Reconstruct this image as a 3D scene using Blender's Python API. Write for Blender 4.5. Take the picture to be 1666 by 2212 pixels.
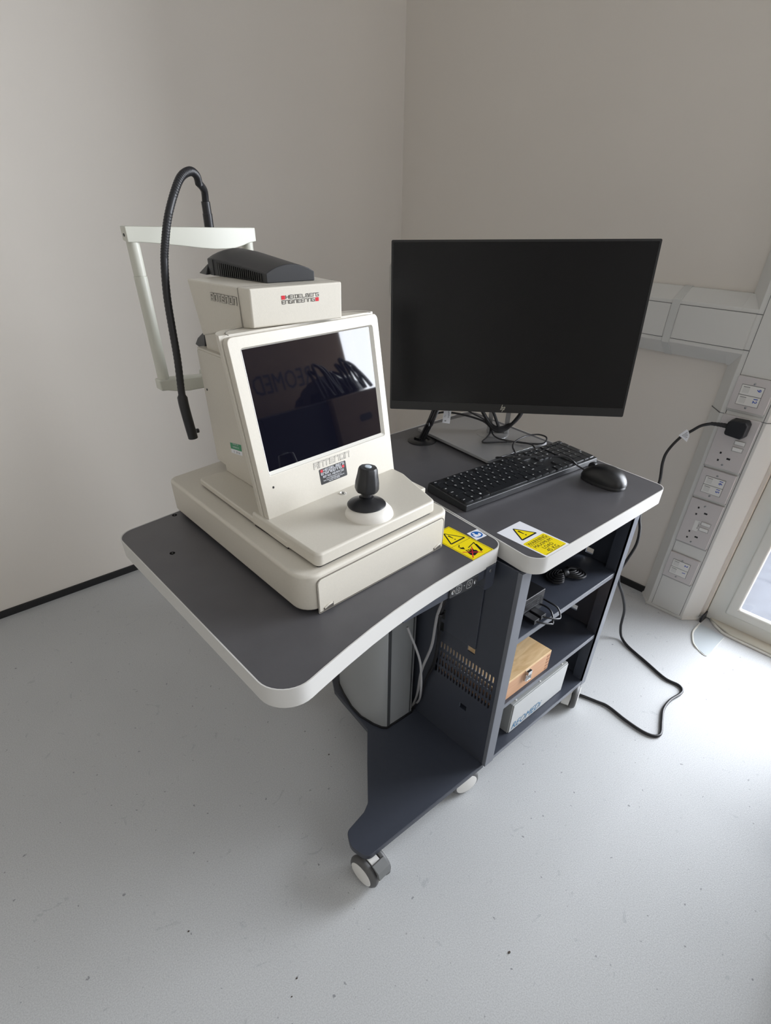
import bpy, bmesh, math, random
from mathutils import Vector, Matrix
random.seed(4)
S = bpy.context.scene
for o in list(bpy.data.objects): bpy.data.objects.remove(o)
COL = S.collection
PI = math.pi

# ------------------------------------------------------------------ camera
F, PITCH, ROLL, YAW, CAMZ = 1161.0, 0.65301537, -0.013107, 0.8384, 1.143
fw = Vector((math.cos(YAW)*math.cos(PITCH), math.sin(YAW)*math.cos(PITCH), -math.sin(PITCH)))
rt = Vector((math.sin(YAW), -math.cos(YAW), 0)); dn = fw.cross(rt)
rt2 = math.cos(ROLL)*rt + math.sin(ROLL)*dn; dn2 = -math.sin(ROLL)*rt + math.cos(ROLL)*dn
cd = bpy.data.cameras.new('camera'); cam = bpy.data.objects.new('camera', cd); COL.objects.link(cam)
R3 = Matrix((rt2, -dn2, -fw)).transposed()
cam.matrix_world = Matrix.Translation((0, 0, CAMZ)) @ R3.to_4x4()
cd.sensor_fit = 'VERTICAL'; cd.sensor_height = 24; cd.lens = F/2212*24
cd.shift_y = 210.2/2212; cd.clip_start = 0.02
S.camera = cam

# ------------------------------------------------------------------ light and exposure
S.view_settings.view_transform = 'Standard'; S.view_settings.look = 'None'
S.view_settings.exposure = 0.06; S.view_settings.gamma = 1.0
W = bpy.data.worlds.new('sky'); S.world = W; W.use_nodes = True
bg = W.node_tree.nodes['Background']; bg.inputs[0].default_value = (0.80, 0.88, 1.0, 1); bg.inputs[1].default_value = 1.3

def area(name, loc, size, rot, power, col):
    l = bpy.data.lights.new(name, 'AREA'); l.shape = 'RECTANGLE'; l.size, l.size_y = size; l.energy = power; l.color = col
    o = bpy.data.objects.new(name, l); COL.objects.link(o); o.location = loc; o.rotation_euler = rot; return o
# daylight coming through the glazed door (x+ side) and an added fill lamp behind the camera
area('door_daylight', (3.30, -1.05, 1.40), (2.5, 3.0), (0, PI/2, 0), 465, (0.985, 0.985, 0.99))
area('rear_fill', (0.9, -2.16, 1.55), (1.7, 1.3), (PI/2, 0, 0), 7, (1.0, 0.97, 0.93))

# ------------------------------------------------------------------ materials
MATS = {}
def mat(name, col, rough=0.5, metal=0.0, spec=0.5, noise=0.0, nscale=40.0, bump=0.0, bscale=400.0, coat=0.0, ramp=None, trans=0.0, emis=None):
    if name in MATS: return MATS[name]
    m = bpy.data.materials.new(name); m.use_nodes = True; nt = m.node_tree; b = nt.nodes['Principled BSDF']
    b.inputs['Roughness'].default_value = rough; b.inputs['Metallic'].default_value = metal
    b.inputs['Specular IOR Level'].default_value = spec; b.inputs['Coat Weight'].default_value = coat
    b.inputs['Transmission Weight'].default_value = trans
    c = (*col, 1); b.inputs['Base Color'].default_value = c
    tc = nt.nodes.new('ShaderNodeTexCoord')
    if noise > 0:
        n = nt.nodes.new('ShaderNodeTexNoise'); n.inputs['Scale'].default_value = nscale; n.inputs['Detail'].default_value = 4
        nt.links.new(tc.outputs['Object'], n.inputs['Vector'])
        r = nt.nodes.new('ShaderNodeValToRGB')
        r.color_ramp.elements[0].position = 0.3; r.color_ramp.elements[1].position = 0.7
        r.color_ramp.elements[0].color = (*[x*(1-noise) for x in col], 1); r.color_ramp.elements[1].color = (*[min(1, x*(1+noise)) for x in col], 1)
        nt.links.new(n.outputs['Fac'], r.inputs['Fac']); nt.links.new(r.outputs['Color'], b.inputs['Base Color'])
    if bump > 0:
        n2 = nt.nodes.new('ShaderNodeTexNoise'); n2.inputs['Scale'].default_value = bscale; n2.inputs['Detail'].default_value = 2
        nt.links.new(tc.outputs['Object'], n2.inputs['Vector'])
        bp = nt.nodes.new('ShaderNodeBump'); bp.inputs['Strength'].default_value = bump; bp.inputs['Distance'].default_value = 0.001
        nt.links.new(n2.outputs['Fac'], bp.inputs['Height']); nt.links.new(bp.outputs['Normal'], b.inputs['Normal'])
    MATS[name] = m; return m

cream   = mat('cream_plastic', (0.635, 0.598, 0.520), 0.42, noise=0.015, nscale=300, bump=0.12, bscale=900)
cream2  = mat('pale_frame_plastic', (0.60, 0.60, 0.525), 0.4)
domem   = mat('white_dome_plastic', (0.80, 0.77, 0.71), 0.5, bump=0.2, bscale=1500)
black   = mat('black_plastic', (0.012, 0.012, 0.014), 0.38, bump=0.1, bscale=1200)
hoodm   = mat('charcoal_plastic', (0.030, 0.031, 0.034), 0.40, bump=0.15, bscale=1500)
rubber  = mat('black_rubber', (0.010, 0.010, 0.012), 0.42)
lam     = mat('dark_laminate', (0.082, 0.080, 0.086), 0.36, noise=0.06, nscale=25, bump=0.15, bscale=1500)
edgem   = mat('white_edge_band', (0.62, 0.61, 0.585), 0.42)
cab     = mat('dark_painted_steel', (0.047, 0.053, 0.070), 0.36, noise=0.03, nscale=60, bump=0.12, bscale=1500)
cabl    = mat('grey_edge_steel', (0.15, 0.16, 0.185), 0.34)
alu     = mat('anodised_aluminium', (0.40, 0.415, 0.42), 0.40, metal=0.4)
alud    = mat('dark_groove', (0.10, 0.105, 0.11), 0.4, metal=0.5)
silver  = mat('silver_stand', (0.42, 0.42, 0.425), 0.34, metal=0.65, bump=0.05, bscale=800)
chrome  = mat('chrome', (0.70, 0.70, 0.70), 0.2, metal=1.0)
whitem  = mat('white_plastic', (0.78, 0.77, 0.74), 0.42)
socket  = mat('socket_plastic', (0.62, 0.585, 0.575), 0.4)
trunkm  = mat('trunking_plastic', (0.69, 0.685, 0.655), 0.42)
trunkd  = mat('trunking_seam', (0.12, 0.12, 0.12), 0.6)
greyw   = mat('grey_wheel_rubber', (0.10, 0.10, 0.10), 0.5)
pedal   = mat('grey_brake_plastic', (0.16, 0.165, 0.165), 0.45)
yellow  = mat('yellow_sticker', (0.88, 0.70, 0.008), 0.35)
ink     = mat('black_ink', (0.012, 0.012, 0.012), 0.4)
inkgrey = mat('grey_ink', (0.10, 0.10, 0.10), 0.4)
paper   = mat('white_sticker', (0.82, 0.83, 0.87), 0.35)
bluei   = mat('blue_ink', (0.012, 0.12, 0.42), 0.4)
penblue = mat('blue_pen', (0.03, 0.09, 0.45), 0.5)
redi    = mat('red_ink', (0.62, 0.02, 0.035), 0.4)
greeni  = mat('green_ink', (0.03, 0.28, 0.13), 0.4)
legend  = mat('key_legend', (0.55, 0.55, 0.55), 0.5)
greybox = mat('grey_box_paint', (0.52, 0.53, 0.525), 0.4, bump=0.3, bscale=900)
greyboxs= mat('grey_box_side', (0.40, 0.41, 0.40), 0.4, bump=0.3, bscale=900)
cable_g = mat('grey_cable', (0.34, 0.34, 0.35), 0.4)
bluelt  = mat('device_text_blue', (0.05, 0.19, 0.36), 0.4)
keym    = mat('key_plastic', (0.011, 0.012, 0.014), 0.36)
kbm     = mat('keyboard_case', (0.013, 0.014, 0.016), 0.42)
bbm     = mat('black_baseboard_vinyl', (0.010, 0.010, 0.011), 0.5)
screwm  = mat('screw_metal', (0.5, 0.5, 0.5), 0.3, metal=1.0)

def glass_screen(name, col, rough, spec):
    m = mat(name, col, rough, spec=spec); return m
glossy  = glass_screen('glossy_display_glass', (0.004, 0.004, 0.008), 0.03, 0.6)
matte   = glass_screen('matt_monitor_panel', (0.0022, 0.0025, 0.0035), 0.24, 0.28)

def wall_material():
    m = bpy.data.materials.new('painted_wall'); m.use_nodes = True; nt = m.node_tree; b = nt.nodes['Principled BSDF']
    b.inputs['Roughness'].default_value = 0.6; b.inputs['Specular IOR Level'].default_value = 0.3
    tc = nt.nodes.new('ShaderNodeTexCoord'); n = nt.nodes.new('ShaderNodeTexNoise'); n.inputs['Scale'].default_value = 1.6; n.inputs['Detail'].default_value = 3
    r = nt.nodes.new('ShaderNodeValToRGB'); r.color_ramp.elements[0].position = .35; r.color_ramp.elements[1].position = .65
    r.color_ramp.elements[0].color = (0.740, 0.695, 0.635, 1); r.color_ramp.elements[1].color = (0.758, 0.712, 0.652, 1)
    nt.links.new(tc.outputs['Object'], n.inputs['Vector']); nt.links.new(n.outputs['Fac'], r.inputs['Fac']); nt.links.new(r.outputs['Color'], b.inputs['Base Color'])
    n2 = nt.nodes.new('ShaderNodeTexNoise'); n2.inputs['Scale'].default_value = 90; bp = nt.nodes.new('ShaderNodeBump'); bp.inputs['Strength'].default_value = .08; bp.inputs['Distance'].default_value = .002
    nt.links.new(tc.outputs['Object'], n2.inputs['Vector']); nt.links.new(n2.outputs['Fac'], bp.inputs['Height']); nt.links.new(bp.outputs['Normal'], b.inputs['Normal'])
    return m
wallm = wall_material()
def floor_material():
    m = bpy.data.materials.new('grey_vinyl_floor'); m.use_nodes = True; nt = m.node_tree; b = nt.nodes['Principled BSDF']
    b.inputs['Roughness'].default_value = 0.50; b.inputs['Specular IOR Level'].default_value = 0.35
    tc = nt.nodes.new('ShaderNodeTexCoord'); L = nt.links
    def ns(s, d=3, dist=0.0):
        n = nt.nodes.new('ShaderNodeTexNoise'); n.inputs['Scale'].default_value = s; n.inputs['Detail'].default_value = d; n.inputs['Distortion'].default_value = dist
        L.new(tc.outputs['Object'], n.inputs['Vector']); return n.outputs['Fac']
    def rp(fac, p0, c0, p1, c1):
        r = nt.nodes.new('ShaderNodeValToRGB'); r.color_ramp.elements[0].position = p0; r.color_ramp.elements[1].position = p1
        r.color_ramp.elements[0].color = (*c0, 1); r.color_ramp.elements[1].color = (*c1, 1); L.new(fac, r.inputs['Fac']); return r.outputs['Color']
    base = rp(ns(3, 5), .3, (0.530, 0.541, 0.543), .7, (0.560, 0.571, 0.573))
    fine = rp(ns(420, 3), .35, (0.86, 0.86, 0.87), .62, (1.04, 1.04, 1.04))
    dots = rp(ns(75, 2), .245, (0.52, 0.52, 0.54), .285, (1, 1, 1))
    scuf = rp(ns(16, 6, 2.5), .285, (0.86, 0.87, 0.88), .33, (1, 1, 1))
    cur = base
    for o in (fine, dots, scuf):
        mx = nt.nodes.new('ShaderNodeMixRGB'); mx.blend_type = 'MULTIPLY'; mx.inputs[0].default_value = 1
        L.new(cur, mx.inputs[1]); L.new(o, mx.inputs[2]); cur = mx.outputs[0]
    L.new(cur, b.inputs['Base Color'])
    bp = nt.nodes.new('ShaderNodeBump'); bp.inputs['Strength'].default_value = .25; bp.inputs['Distance'].default_value = .001
    L.new(ns(350, 2), bp.inputs['Height']); L.new(bp.outputs['Normal'], b.inputs['Normal'])
    return m
floorm = floor_material()
def wood_material(name, c0, c1, scale, rough=.45):
    m = bpy.data.materials.new(name); m.use_nodes = True; nt = m.node_tree; b = nt.nodes['Principled BSDF']; b.inputs['Roughness'].default_value = rough
    tc = nt.nodes.new('ShaderNodeTexCoord'); mp = nt.nodes.new('ShaderNodeMapping'); mp.inputs['Scale'].default_value = scale
    n = nt.nodes.new('ShaderNodeTexNoise'); n.inputs['Scale'].default_value = 12; n.inputs['Detail'].default_value = 5; n.inputs['Distortion'].default_value = 1.2
    r = nt.nodes.new('ShaderNodeValToRGB'); r.color_ramp.elements[0].position = .3; r.color_ramp.elements[1].position = .68
    r.color_ramp.elements[0].color = (*c0, 1); r.color_ramp.elements[1].color = (*c1, 1)
    nt.links.new(tc.outputs['Object'], mp.inputs['Vector']); nt.links.new(mp.outputs['Vector'], n.inputs['Vector'])
    nt.links.new(n.outputs['Fac'], r.inputs['Fac']); nt.links.new(r.outputs['Color'], b.inputs['Base Color']); return m
plywood = wood_material('birch_plywood', (0.62, 0.40, 0.19), (0.80, 0.58, 0.33), (1.2, 5, 1))
beech   = wood_material('beech_sides', (0.56, 0.31, 0.17), (0.62, 0.36, 0.21), (1, 1, 30))
cardb   = wood_material('cardboard', (0.42, 0.29, 0.19), (0.47, 0.33, 0.22), (1, 1, 1), .8)
navybox = mat('navy_crate_plastic', (0.012, 0.016, 0.032), 0.5)
def pane_material():
    m = bpy.data.materials.new('window_glass'); m.use_nodes = True; nt = m.node_tree; nt.nodes.clear()
    out = nt.nodes.new('ShaderNodeOutputMaterial'); mx = nt.nodes.new('ShaderNodeMixShader'); mx.inputs[0].default_value = .08
    t = nt.nodes.new('ShaderNodeBsdfTransparent'); t.inputs[0].default_value = (.95, .97, 1, 1); g = nt.nodes.new('ShaderNodeBsdfGlossy'); g.inputs['Roughness'].default_value = .05
    nt.links.new(t.outputs[0], mx.inputs[1]); nt.links.new(g.outputs[0], mx.inputs[2]); nt.links.new(mx.outputs[0], out.inputs[0]); return m
panem = pane_material()

# ------------------------------------------------------------------ geometry helpers (everything is written in room coordinates, metres)
V3 = Vector
class MB:
    def __init__(s): s.v = []; s.f = []; s.m = []
    def add(s, vs, fs, m=0):
        o = len(s.v); s.v += [tuple(p) for p in vs]; s.f += [tuple(i+o for i in f) for f in fs]; s.m += [m]*len(fs); return s
    def hexa(s, p, m=0):                      # 4 bottom (ccw from above) + 4 top
        return s.add(p, [(3,2,1,0),(4,5,6,7),(0,1,5,4),(1,2,6,5),(2,3,7,6),(3,0,4,7)], m)
    def box(s, x0, x1, y0, y1, z0, z1, m=0):
        return s.hexa([(x0,y0,z0),(x1,y0,z0),(x1,y1,z0),(x0,y1,z0),(x0,y0,z1),(x1,y0,z1),(x1,y1,z1),(x0,y1,z1)], m)
    def obox(s, O, U, V, N, u0, u1, v0, v1, n0, n1, m=0):   # box in an oriented frame
        P = lambda a, b, c: O + U*a + V*b + N*c
        return s.hexa([P(u0,v0,n0),P(u1,v0,n0),P(u1,v1,n0),P(u0,v1,n0),P(u0,v0,n1),P(u1,v0,n1),P(u1,v1,n1),P(u0,v1,n1)], m)
    def prism(s, poly, z0, z1, m=0, frame=None, topscale=None):
        n = len(poly)
        if frame: O, U, V, N = frame; P = lambda a, z: O + U*a[0] + V*a[1] + N*z
        else: P = lambda a, z: V3((a[0], a[1], z))
        top = poly
        if topscale:
            cx = sum(a[0] for a in poly)/n; cy = sum(a[1] for a in poly)/n
            top = [(cx+(a[0]-cx)*topscale, cy+(a[1]-cy)*topscale) for a in poly]
        vs = [P(a, z0) for a in poly] + [P(a, z1) for a in top]
        fs = [tuple(range(n-1, -1, -1)), tuple(range(n, 2*n))] + [(i, (i+1) % n, n+(i+1) % n, n+i) for i in range(n)]
        return s.add(vs, fs, m)
    def ring(s, outer, inner, z0, z1, m=0, frame=None):     # frame plate: outer and inner outlines with the same point count
        n = len(outer); O, U, V, N = frame; P = lambda a, z: O + U*a[0] + V*a[1] + N*z
        vs = [P(a, z0) for a in outer] + [P(a, z1) for a in outer] + [P(a, z0) for a in inner] + [P(a, z1) for a in inner]
        fs = []
        for i in range(n):
            j = (i+1) % n
            fs += [(i, j, n+j, n+i), (n+i, n+j, 3*n+j, 3*n+i), (3*n+i, 3*n+j, 2*n+j, 2*n+i), (2*n+i, 2*n+j, j, i)]
        return s.add(vs, fs, m)
    def tube(s, pts, r, n=10, m=0, smooth=6, rib=None):
        P = [V3(p) for p in pts]
        if smooth and len(P) > 2:
            Q = []
            for i in range(len(P)-1):
                a, b, c, d = P[max(i-1,0)], P[i], P[i+1], P[min(i+2, len(P)-1)]
                for k in range(smooth):
                    t = k/smooth; Q.append(0.5*((2*b)+(c-a)*t+(2*a-5*b+4*c-d)*t*t+(3*b-3*c+d-a)*t**3))
            Q.append(P[-1]); P = Q
        T = [(P[min(i+1, len(P)-1)]-P[max(i-1, 0)]).normalized() for i in range(len(P))]
        up = V3((0,0,1)) if abs(T[0].z) < .9 else V3((1,0,0)); a = T[0].cross(up).normalized()
        vs = []
        for i, p in enumerate(P):
            a = (a - T[i]*a.dot(T[i])).normalized(); b = T[i].cross(a)
            rr = r(i/(len(P)-1)) if callable(r) else r
            if rib: rr *= (1.0 if i % 2 else rib)
            vs += [p + a*math.cos(2*PI*k/n)*rr + b*math.sin(2*PI*k/n)*rr for k in range(n)]
        fs = [(i*n+k, i*n+(k+1) % n, (i+1)*n+(k+1) % n, (i+1)*n+k) for i in range(len(P)-1) for k in range(n)]
        fs += [tuple(range(n-1, -1, -1)), tuple(range((len(P)-1)*n, len(P)*n))]
        return s.add(vs, fs, m)
    def lathe(s, O, A, prof, n=32, m=0, facet=None):         # prof: (radius, height) along axis A
        A = V3(A).normalized(); up = V3((0,0,1)) if abs(A.z) < .9 else V3((1,0,0)); a = A.cross(up).normalized(); b = A.cross(a); O = V3(O)
        vs = []
        for (r, h) in prof: vs += [O + A*h + (a*math.cos(2*PI*k/n) + b*math.sin(2*PI*k/n))*r*(facet(k, n) if facet else 1) for k in range(n)]
        fs = [(i*n+(k+1) % n, i*n+k, (i+1)*n+k, (i+1)*n+(k+1) % n) for i in range(len(prof)-1) for k in range(n)]
        fs += [tuple(range(n)), tuple(range(len(prof)*n-1, (len(prof)-1)*n-1, -1))]
        return s.add(vs, fs, m)
    def strokes(s, lines, w, frame, z0, z1, m=0, close=False):   # polylines drawn as thin raised ribbons
        O, U, V, N = frame
        for ln in lines:
            for (a, b) in zip(ln[:-1], ln[1:]):
                d = (b[0]-a[0], b[1]-a[1]); L = math.hypot(*d) or 1; ex = (d[0]/L*w/2, d[1]/L*w/2); nx = (-ex[1], ex[0])
                q = [(a[0]-ex[0]-nx[0], a[1]-ex[1]-nx[1]), (b[0]+ex[0]-nx[0], b[1]+ex[1]-nx[1]), (b[0]+ex[0]+nx[0], b[1]+ex[1]+nx[1]), (a[0]-ex[0]+nx[0], a[1]-ex[1]+nx[1])]
                s.prism(q, z0, z1, m, frame)
        return s
    def text(s, st, size, frame, u, v, z0, z1, m=0, sx=1.0, rot=0.0, align='LEFT', shear=0.0, bold=0.0):
        O, U, V, N = frame
        c = bpy.data.curves.new('t', 'FONT'); c.body = st; c.size = size; c.align_x = align; c.extrude = 0; c.shear = shear; c.offset = bold; c.resolution_u = 2
        o = bpy.data.objects.new('t', c); COL.objects.link(o); dg = bpy.context.evaluated_depsgraph_get()
        me = bpy.data.meshes.new_from_object(o.evaluated_get(dg)); ca, sa = math.cos(rot), math.sin(rot)
        vs = []
        for p in me.vertices:
            x, y = p.co.x*sx, p.co.y; x, y = x*ca-y*sa, x*sa+y*ca; vs.append(O+U*(u+x)+V*(v+y)+N*z1)
        s.add(vs, [tuple(f.vertices) for f in me.polygons], m)
        bpy.data.objects.remove(o); bpy.data.curves.remove(c); bpy.data.meshes.remove(me); return s

def rrect(x0, x1, y0, y1, r, n=6):
    r4 = r if isinstance(r, (list, tuple)) else [r]*4; P = []
    for (cx, cy, a0, rr) in ((x1, y0, -PI/2, r4[1]), (x1, y1, 0, r4[2]), (x0, y1, PI/2, r4[3]), (x0, y0, PI, r4[0])):
        ox = cx-rr if cx == x1 else cx+rr; oy = cy-rr if cy == y1 else cy+rr
        P += [(ox+rr*math.cos(a0+PI/2*k/n), oy+rr*math.sin(a0+PI/2*k/n)) for k in range(n+1)]
    return P
def rpoly(pts, rad, n=8):                     # round the corners of any polygon
    out = []; N = len(pts)
    for i in range(N):
        p = V3((*pts[i], 0)); a = V3((*pts[i-1], 0)); b = V3((*pts[(i+1) % N], 0)); r = rad[i] if isinstance(rad, list) else rad
        if r <= 0: out.append((p.x, p.y)); continue
        d1 = (a-p).normalized(); d2 = (b-p).normalized(); ang = d1.angle(d2); t = r/math.tan(ang/2)
        s0 = p+d1*t; e0 = p+d2*t; c = p+(d1+d2).normalized()*(r/math.sin(ang/2))
        a0 = math.atan2(s0.y-c.y, s0.x-c.x); a1 = math.atan2(e0.y-c.y, e0.x-c.x); da = (a1-a0+PI) % (2*PI)-PI
        out += [(c.x+r*math.cos(a0+da*k/n), c.y+r*math.sin(a0+da*k/n)) for k in range(n+1)]
    return out
def offset_poly(P, d):
    N = len(P); out = []
    for i in range(N):
        a = V3((*P[i-1], 0)); p = V3((*P[i], 0)); b = V3((*P[(i+1) % N], 0)); t = (b-a).normalized(); out.append((p.x-t.y*d, p.y+t.x*d))
    return out

ROOT = {}
def thing(name, label, cat, loc, rotz=0.0, group=None):
    o = bpy.data.objects.new(name, None); o.empty_display_size = .05; COL.objects.link(o); o.location = loc; o.rotation_euler = (0, 0, rotz)
    o['label'] = label; o['category'] = cat
    if group: o['group'] = group
    ROOT[o] = (Matrix.Translation(loc) @ Matrix.Rotation(rotz, 4, 'Z')).inverted(); return o
def part(name, mb, m, parent=None, bevel=0.0, seg=2, smooth=35, label=None, stuff=False):
    me = bpy.data.meshes.new(name); inv = ROOT.get(parent) if parent else None
    me.from_pydata([inv @ V3(p) for p in mb.v] if inv else mb.v, [], mb.f)
    ms = m if isinstance(m, (list, tuple)) else [m]
    for x in ms: me.materials.append(x)
    for i, p in enumerate(me.polygons): p.material_index = min(mb.m[i], len(ms)-1)
    me.validate(); bm = bmesh.new(); bm.from_mesh(me)
    if bevel: bmesh.ops.remove_doubles(bm, verts=bm.verts, dist=1e-6)
    bmesh.ops.recalc_face_normals(bm, faces=bm.faces); bm.to_mesh(me); bm.free()
    me.shade_smooth(); me.set_sharp_from_angle(angle=math.radians(smooth))
    o = bpy.data.objects.new(name, me); COL.objects.link(o)
    if parent: o.parent = parent; ROOT[o] = ROOT[parent]
    if bevel:
        b = o.modifiers.new('bevel', 'BEVEL'); b.width = bevel; b.segments = seg; b.limit_method = 'ANGLE'; b.angle_limit = math.radians(32); b.harden_normals = True
    if label: o['label'] = label
    if stuff: o['kind'] = 'stuff'
    return o
def single(name, mb, m, label, cat, group=None, loc=None, **k):       # a thing that is one mesh, origin at its own base
    if loc is None:
        xs = [p[0] for p in mb.v]; ys = [p[1] for p in mb.v]; zs = [p[2] for p in mb.v]
        loc = ((min(xs)+max(xs))/2, (min(ys)+max(ys))/2, min(zs))
    mb.v = [(p[0]-loc[0], p[1]-loc[1], p[2]-loc[2]) for p in mb.v]
    o = part(name, mb, m, None, **k); o.location = loc; o['label'] = label; o['category'] = cat
    ROOT[o] = Matrix.Translation(loc).inverted()
    if group: o['group'] = group
    return o
def struct(name, mb, m, parent=None, **k):
    o = part(name, mb, m, parent, **k)
    if not parent: o['kind'] = 'structure'; ROOT[o] = Matrix.Identity(4)
    return o

# ------------------------------------------------------------------ the room
XW, YW, YR = 1.79, 1.926, 0.357           # right wall plane, left wall plane, end of the right wall at the door opening
ZC = 2.45
struct('floor', MB().box(-2.2, 1.855, -2.3, YW+.1, -.1, 0), floorm)
struct('wall_left', MB().box(-2.2, 2.0, YW, YW+.1, 0, ZC), wallm)
struct('wall_right', MB().box(XW, XW+.16, YR, YW, 0, ZC).box(XW, XW+.16, -1.62, YR, 2.12, ZC).box(XW, XW+.16, -2.3, -1.62, 0, ZC), wallm)
wall2 = mat('beige_far_wall', (.62,.58,.52), .7)
struct('wall_front', MB().box(-2.2, 0.0, -2.3, -2.2, 0, ZC).box(1.8, 2.0, -2.3, -2.2, 0, ZC).box(0, 1.8, -2.3, -2.2, 0, .85).box(0, 1.8, -2.3, -2.2, 2.25, ZC), wall2)
struct('wall_back', MB().box(-2.3, -2.2, -2.3, YW+.1, 0, ZC), wall2)
struct('ceiling', MB().box(-2.3, 2.0, -2.3, YW+.1, ZC, ZC+.1), mat('ceiling_paint', (.6, .585, .56), .8))
def board(x0, x1, y0, y1):
    return MB().box(x0, x1, y0, y1, 0, .024)
struct('baseboard_left', board(-2.2, XW-.002, YW-.007, YW), bbm)
struct('baseboard_right', board(XW-.007, XW, .566, YW-.008), bbm)
g = MB(); g.hexa([(1.768,.350,0),(1.838,.350,0),(1.838,.3565,0),(1.768,.3565,0),(1.768,.352,.027),(1.838,.352,.027),(1.838,.3565,.027),(1.768,.3565,.027)])
struct('baseboard_reveal', g, mat('baseboard_grey', (.03, .03, .038), .4))

# glazed door in the opening of the right wall
dr = struct('door_1', MB().ring([(-1.618,0.002),(.3565,0.002),(.3565,2.119),(-1.618,2.119)], [(-1.52,.055),(.300,.055),(.300,2.04),(-1.52,2.04)], 0, .045, 0,
     (V3((1.852,0,0)), V3((0,1,0)), V3((0,0,1)), V3((-1,0,0)))), mat('upvc_frame', (.74,.745,.70), .3), bevel=.006, seg=3)
fr = (V3((1.822,0,0)), V3((0,1,0)), V3((0,0,1)), V3((-1,0,0)))
struct('door_sash', MB().ring([(-1.525,.050),(.305,.050),(.305,2.05),(-1.525,2.05)], [(-1.49,.083),(.270,.083),(.270,2.01),(-1.49,2.01)], 0, .022, 0, fr), MATS['upvc_frame'], dr, bevel=.007, seg=4)
struct('door_glass', MB().box(1.806, 1.810, -1.50, .278, .075, 2.02), panem, dr)
g = MB().prism(rpoly([(1.763,-1.60),(1.85,-1.60),(1.85,.352),(1.80,.335),(1.763,.262)], [0,0,.004,.02,.04]), 0, .011)
struct('trim_1', g, mat('door_threshold', (.60,.585,.51), .4), bevel=.003)
g = MB().tube([(1.868,.356,.003),(1.835,.348,.003),(1.800,.326,.003),(1.772,.292,.003),(1.760,.250,.003),(1.760,.1,.003),(1.760,-.4,.003)], .0042, 8)
struct('trim_2', g, mat('sealant_bead', (.75,.74,.68), .35))
# patch of floor covering cut in at the door opening, with silicone smears along its edge
g = MB().prism(rpoly([(1.76,.352),(1.700,.350),(1.630,.314),(1.606,.262),(1.748,.262)], [0,.02,.02,.006,0]), .0002, .0014)
struct('trim_3', g, mat('floor_patch_vinyl', (.46,.50,.52), .36))
g = MB().tube([(1.757,.350,.001),(1.700,.346,.001),(1.665,.333,.001),(1.630,.310,.001),(1.608,.264,.001),(1.68,.2635,.0005),(1.745,.264,.0005)], lambda t: .0032 if t < .55 else .0014, 6)
struct('trim_4', g, MATS['sealant_bead'])
# unseen window around the added fill lamp behind the camera, frame only
struct('unseen_window_1', MB().ring([(0,.85),(1.8,.85),(1.8,2.25),(0,2.25)], [(.06,.91),(1.74,.91),(1.74,2.19),(.06,2.19)], 0, .05, 0,
     (V3((0,-2.22,0)), V3((1,0,0)), V3((0,0,1)), V3((0,1,0)))), MATS['upvc_frame'])
# ground outside the glazed door
struct('ground_outside', MB().box(2.0, 9, -6, 6, -.25, -.15), mat('outside_paving', (.085,.09,.105), .8, noise=.12, nscale=12))

# ------------------------------------------------------------------ cable trunking on the right wall
XF = 1.733
tr = thing('wall_trunking', 'white plastic cable trunking on the right wall beside the glazed door', 'trunking', (1.76, .465, 0))
def channel_v(y0, y1, z0, z1, yf0, yf1, xf=XF):
    m = MB(); pl = [(XW-.001, y0), (XW-.001, y1), (XW-.014, y1), (xf, yf1), (xf, yf0), (XW-.014, y0)]
    return m.prism(pl, z0, z1)
part('vertical_channel', channel_v(.366, .565, .004, 2.44, .404, .526), trunkm, tr, bevel=.0015)
def channel_h(y0, y1, xf=XF, dz=0):
    m = MB(); pr = [(XW-.001, .786-dz), (XW-.012, .786-dz), (xf, .824-dz), (xf, .928+dz), (XW-.012, .957+dz), (XW-.001, .957+dz)]
    return m.prism([(p[0], p[1]) for p in pr], y0, y1, 0, (V3((0,0,0)), V3((1,0,0)), V3((0,0,1)), V3((0,1,0))))
part('horizontal_channel', channel_h(.566, YW-.002), trunkm, tr, bevel=.0015)
part('corner_flange', MB().prism([(XW-.02,.786),(XF+.001,.824),(XF+.001,.928),(XW-.02,.957)], .5128, .568, 0, (V3((-.0006,0,0)), V3((1,0,0)), V3((0,0,1)), V3((0,1,0)))), trunkm, tr)
part('joint_cover', channel_h(.726, .748, XF-.0022, .002), mat('joint_cover_plastic', (.62,.625,.60), .4), tr, bevel=.001)
part('end_cap', MB().prism([(XW-.001,.362),(XW-.001,.568),(XW-.014,.569),(XF-.003,.529),(XF-.003,.401),(XW-.014,.361)], 0.0005, .010), trunkm, tr, bevel=.001)
part('collar', channel_v(.364, .567, .672, .6735, .402, .528, XF-.0006), trunkd, tr)
def lid_v(z0, z1): return MB().box(XF-.002, XF, .413, .511, z0, z1)
for z0, z1 in ((.012,.136),(.229,.272),(.777,2.43)): part('lid', lid_v(z0, z1), trunkm, tr, bevel=.0006)
for y0, y1 in ((.528,.724),(.750,1.90)): part('lid', MB().box(XF-.002, XF, y0, y1, .835, .918), trunkm, tr, bevel=.0006)
g = MB()
for y in (.4125, .5115): g.box(XF-.0007, XF, y-.0008, y+.0008, .012, 2.43)
for y0, y1 in ((.513,.725),(.749,1.90)):
    for z in (.8345, .9185): g.box(XF-.0007, XF, y0, y1, z-.0009, z+.0009)
g.box(XF-.0008, XF, .5105, .5125, .82, .93)
part('lid_seam', g, trunkd, tr)

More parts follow.
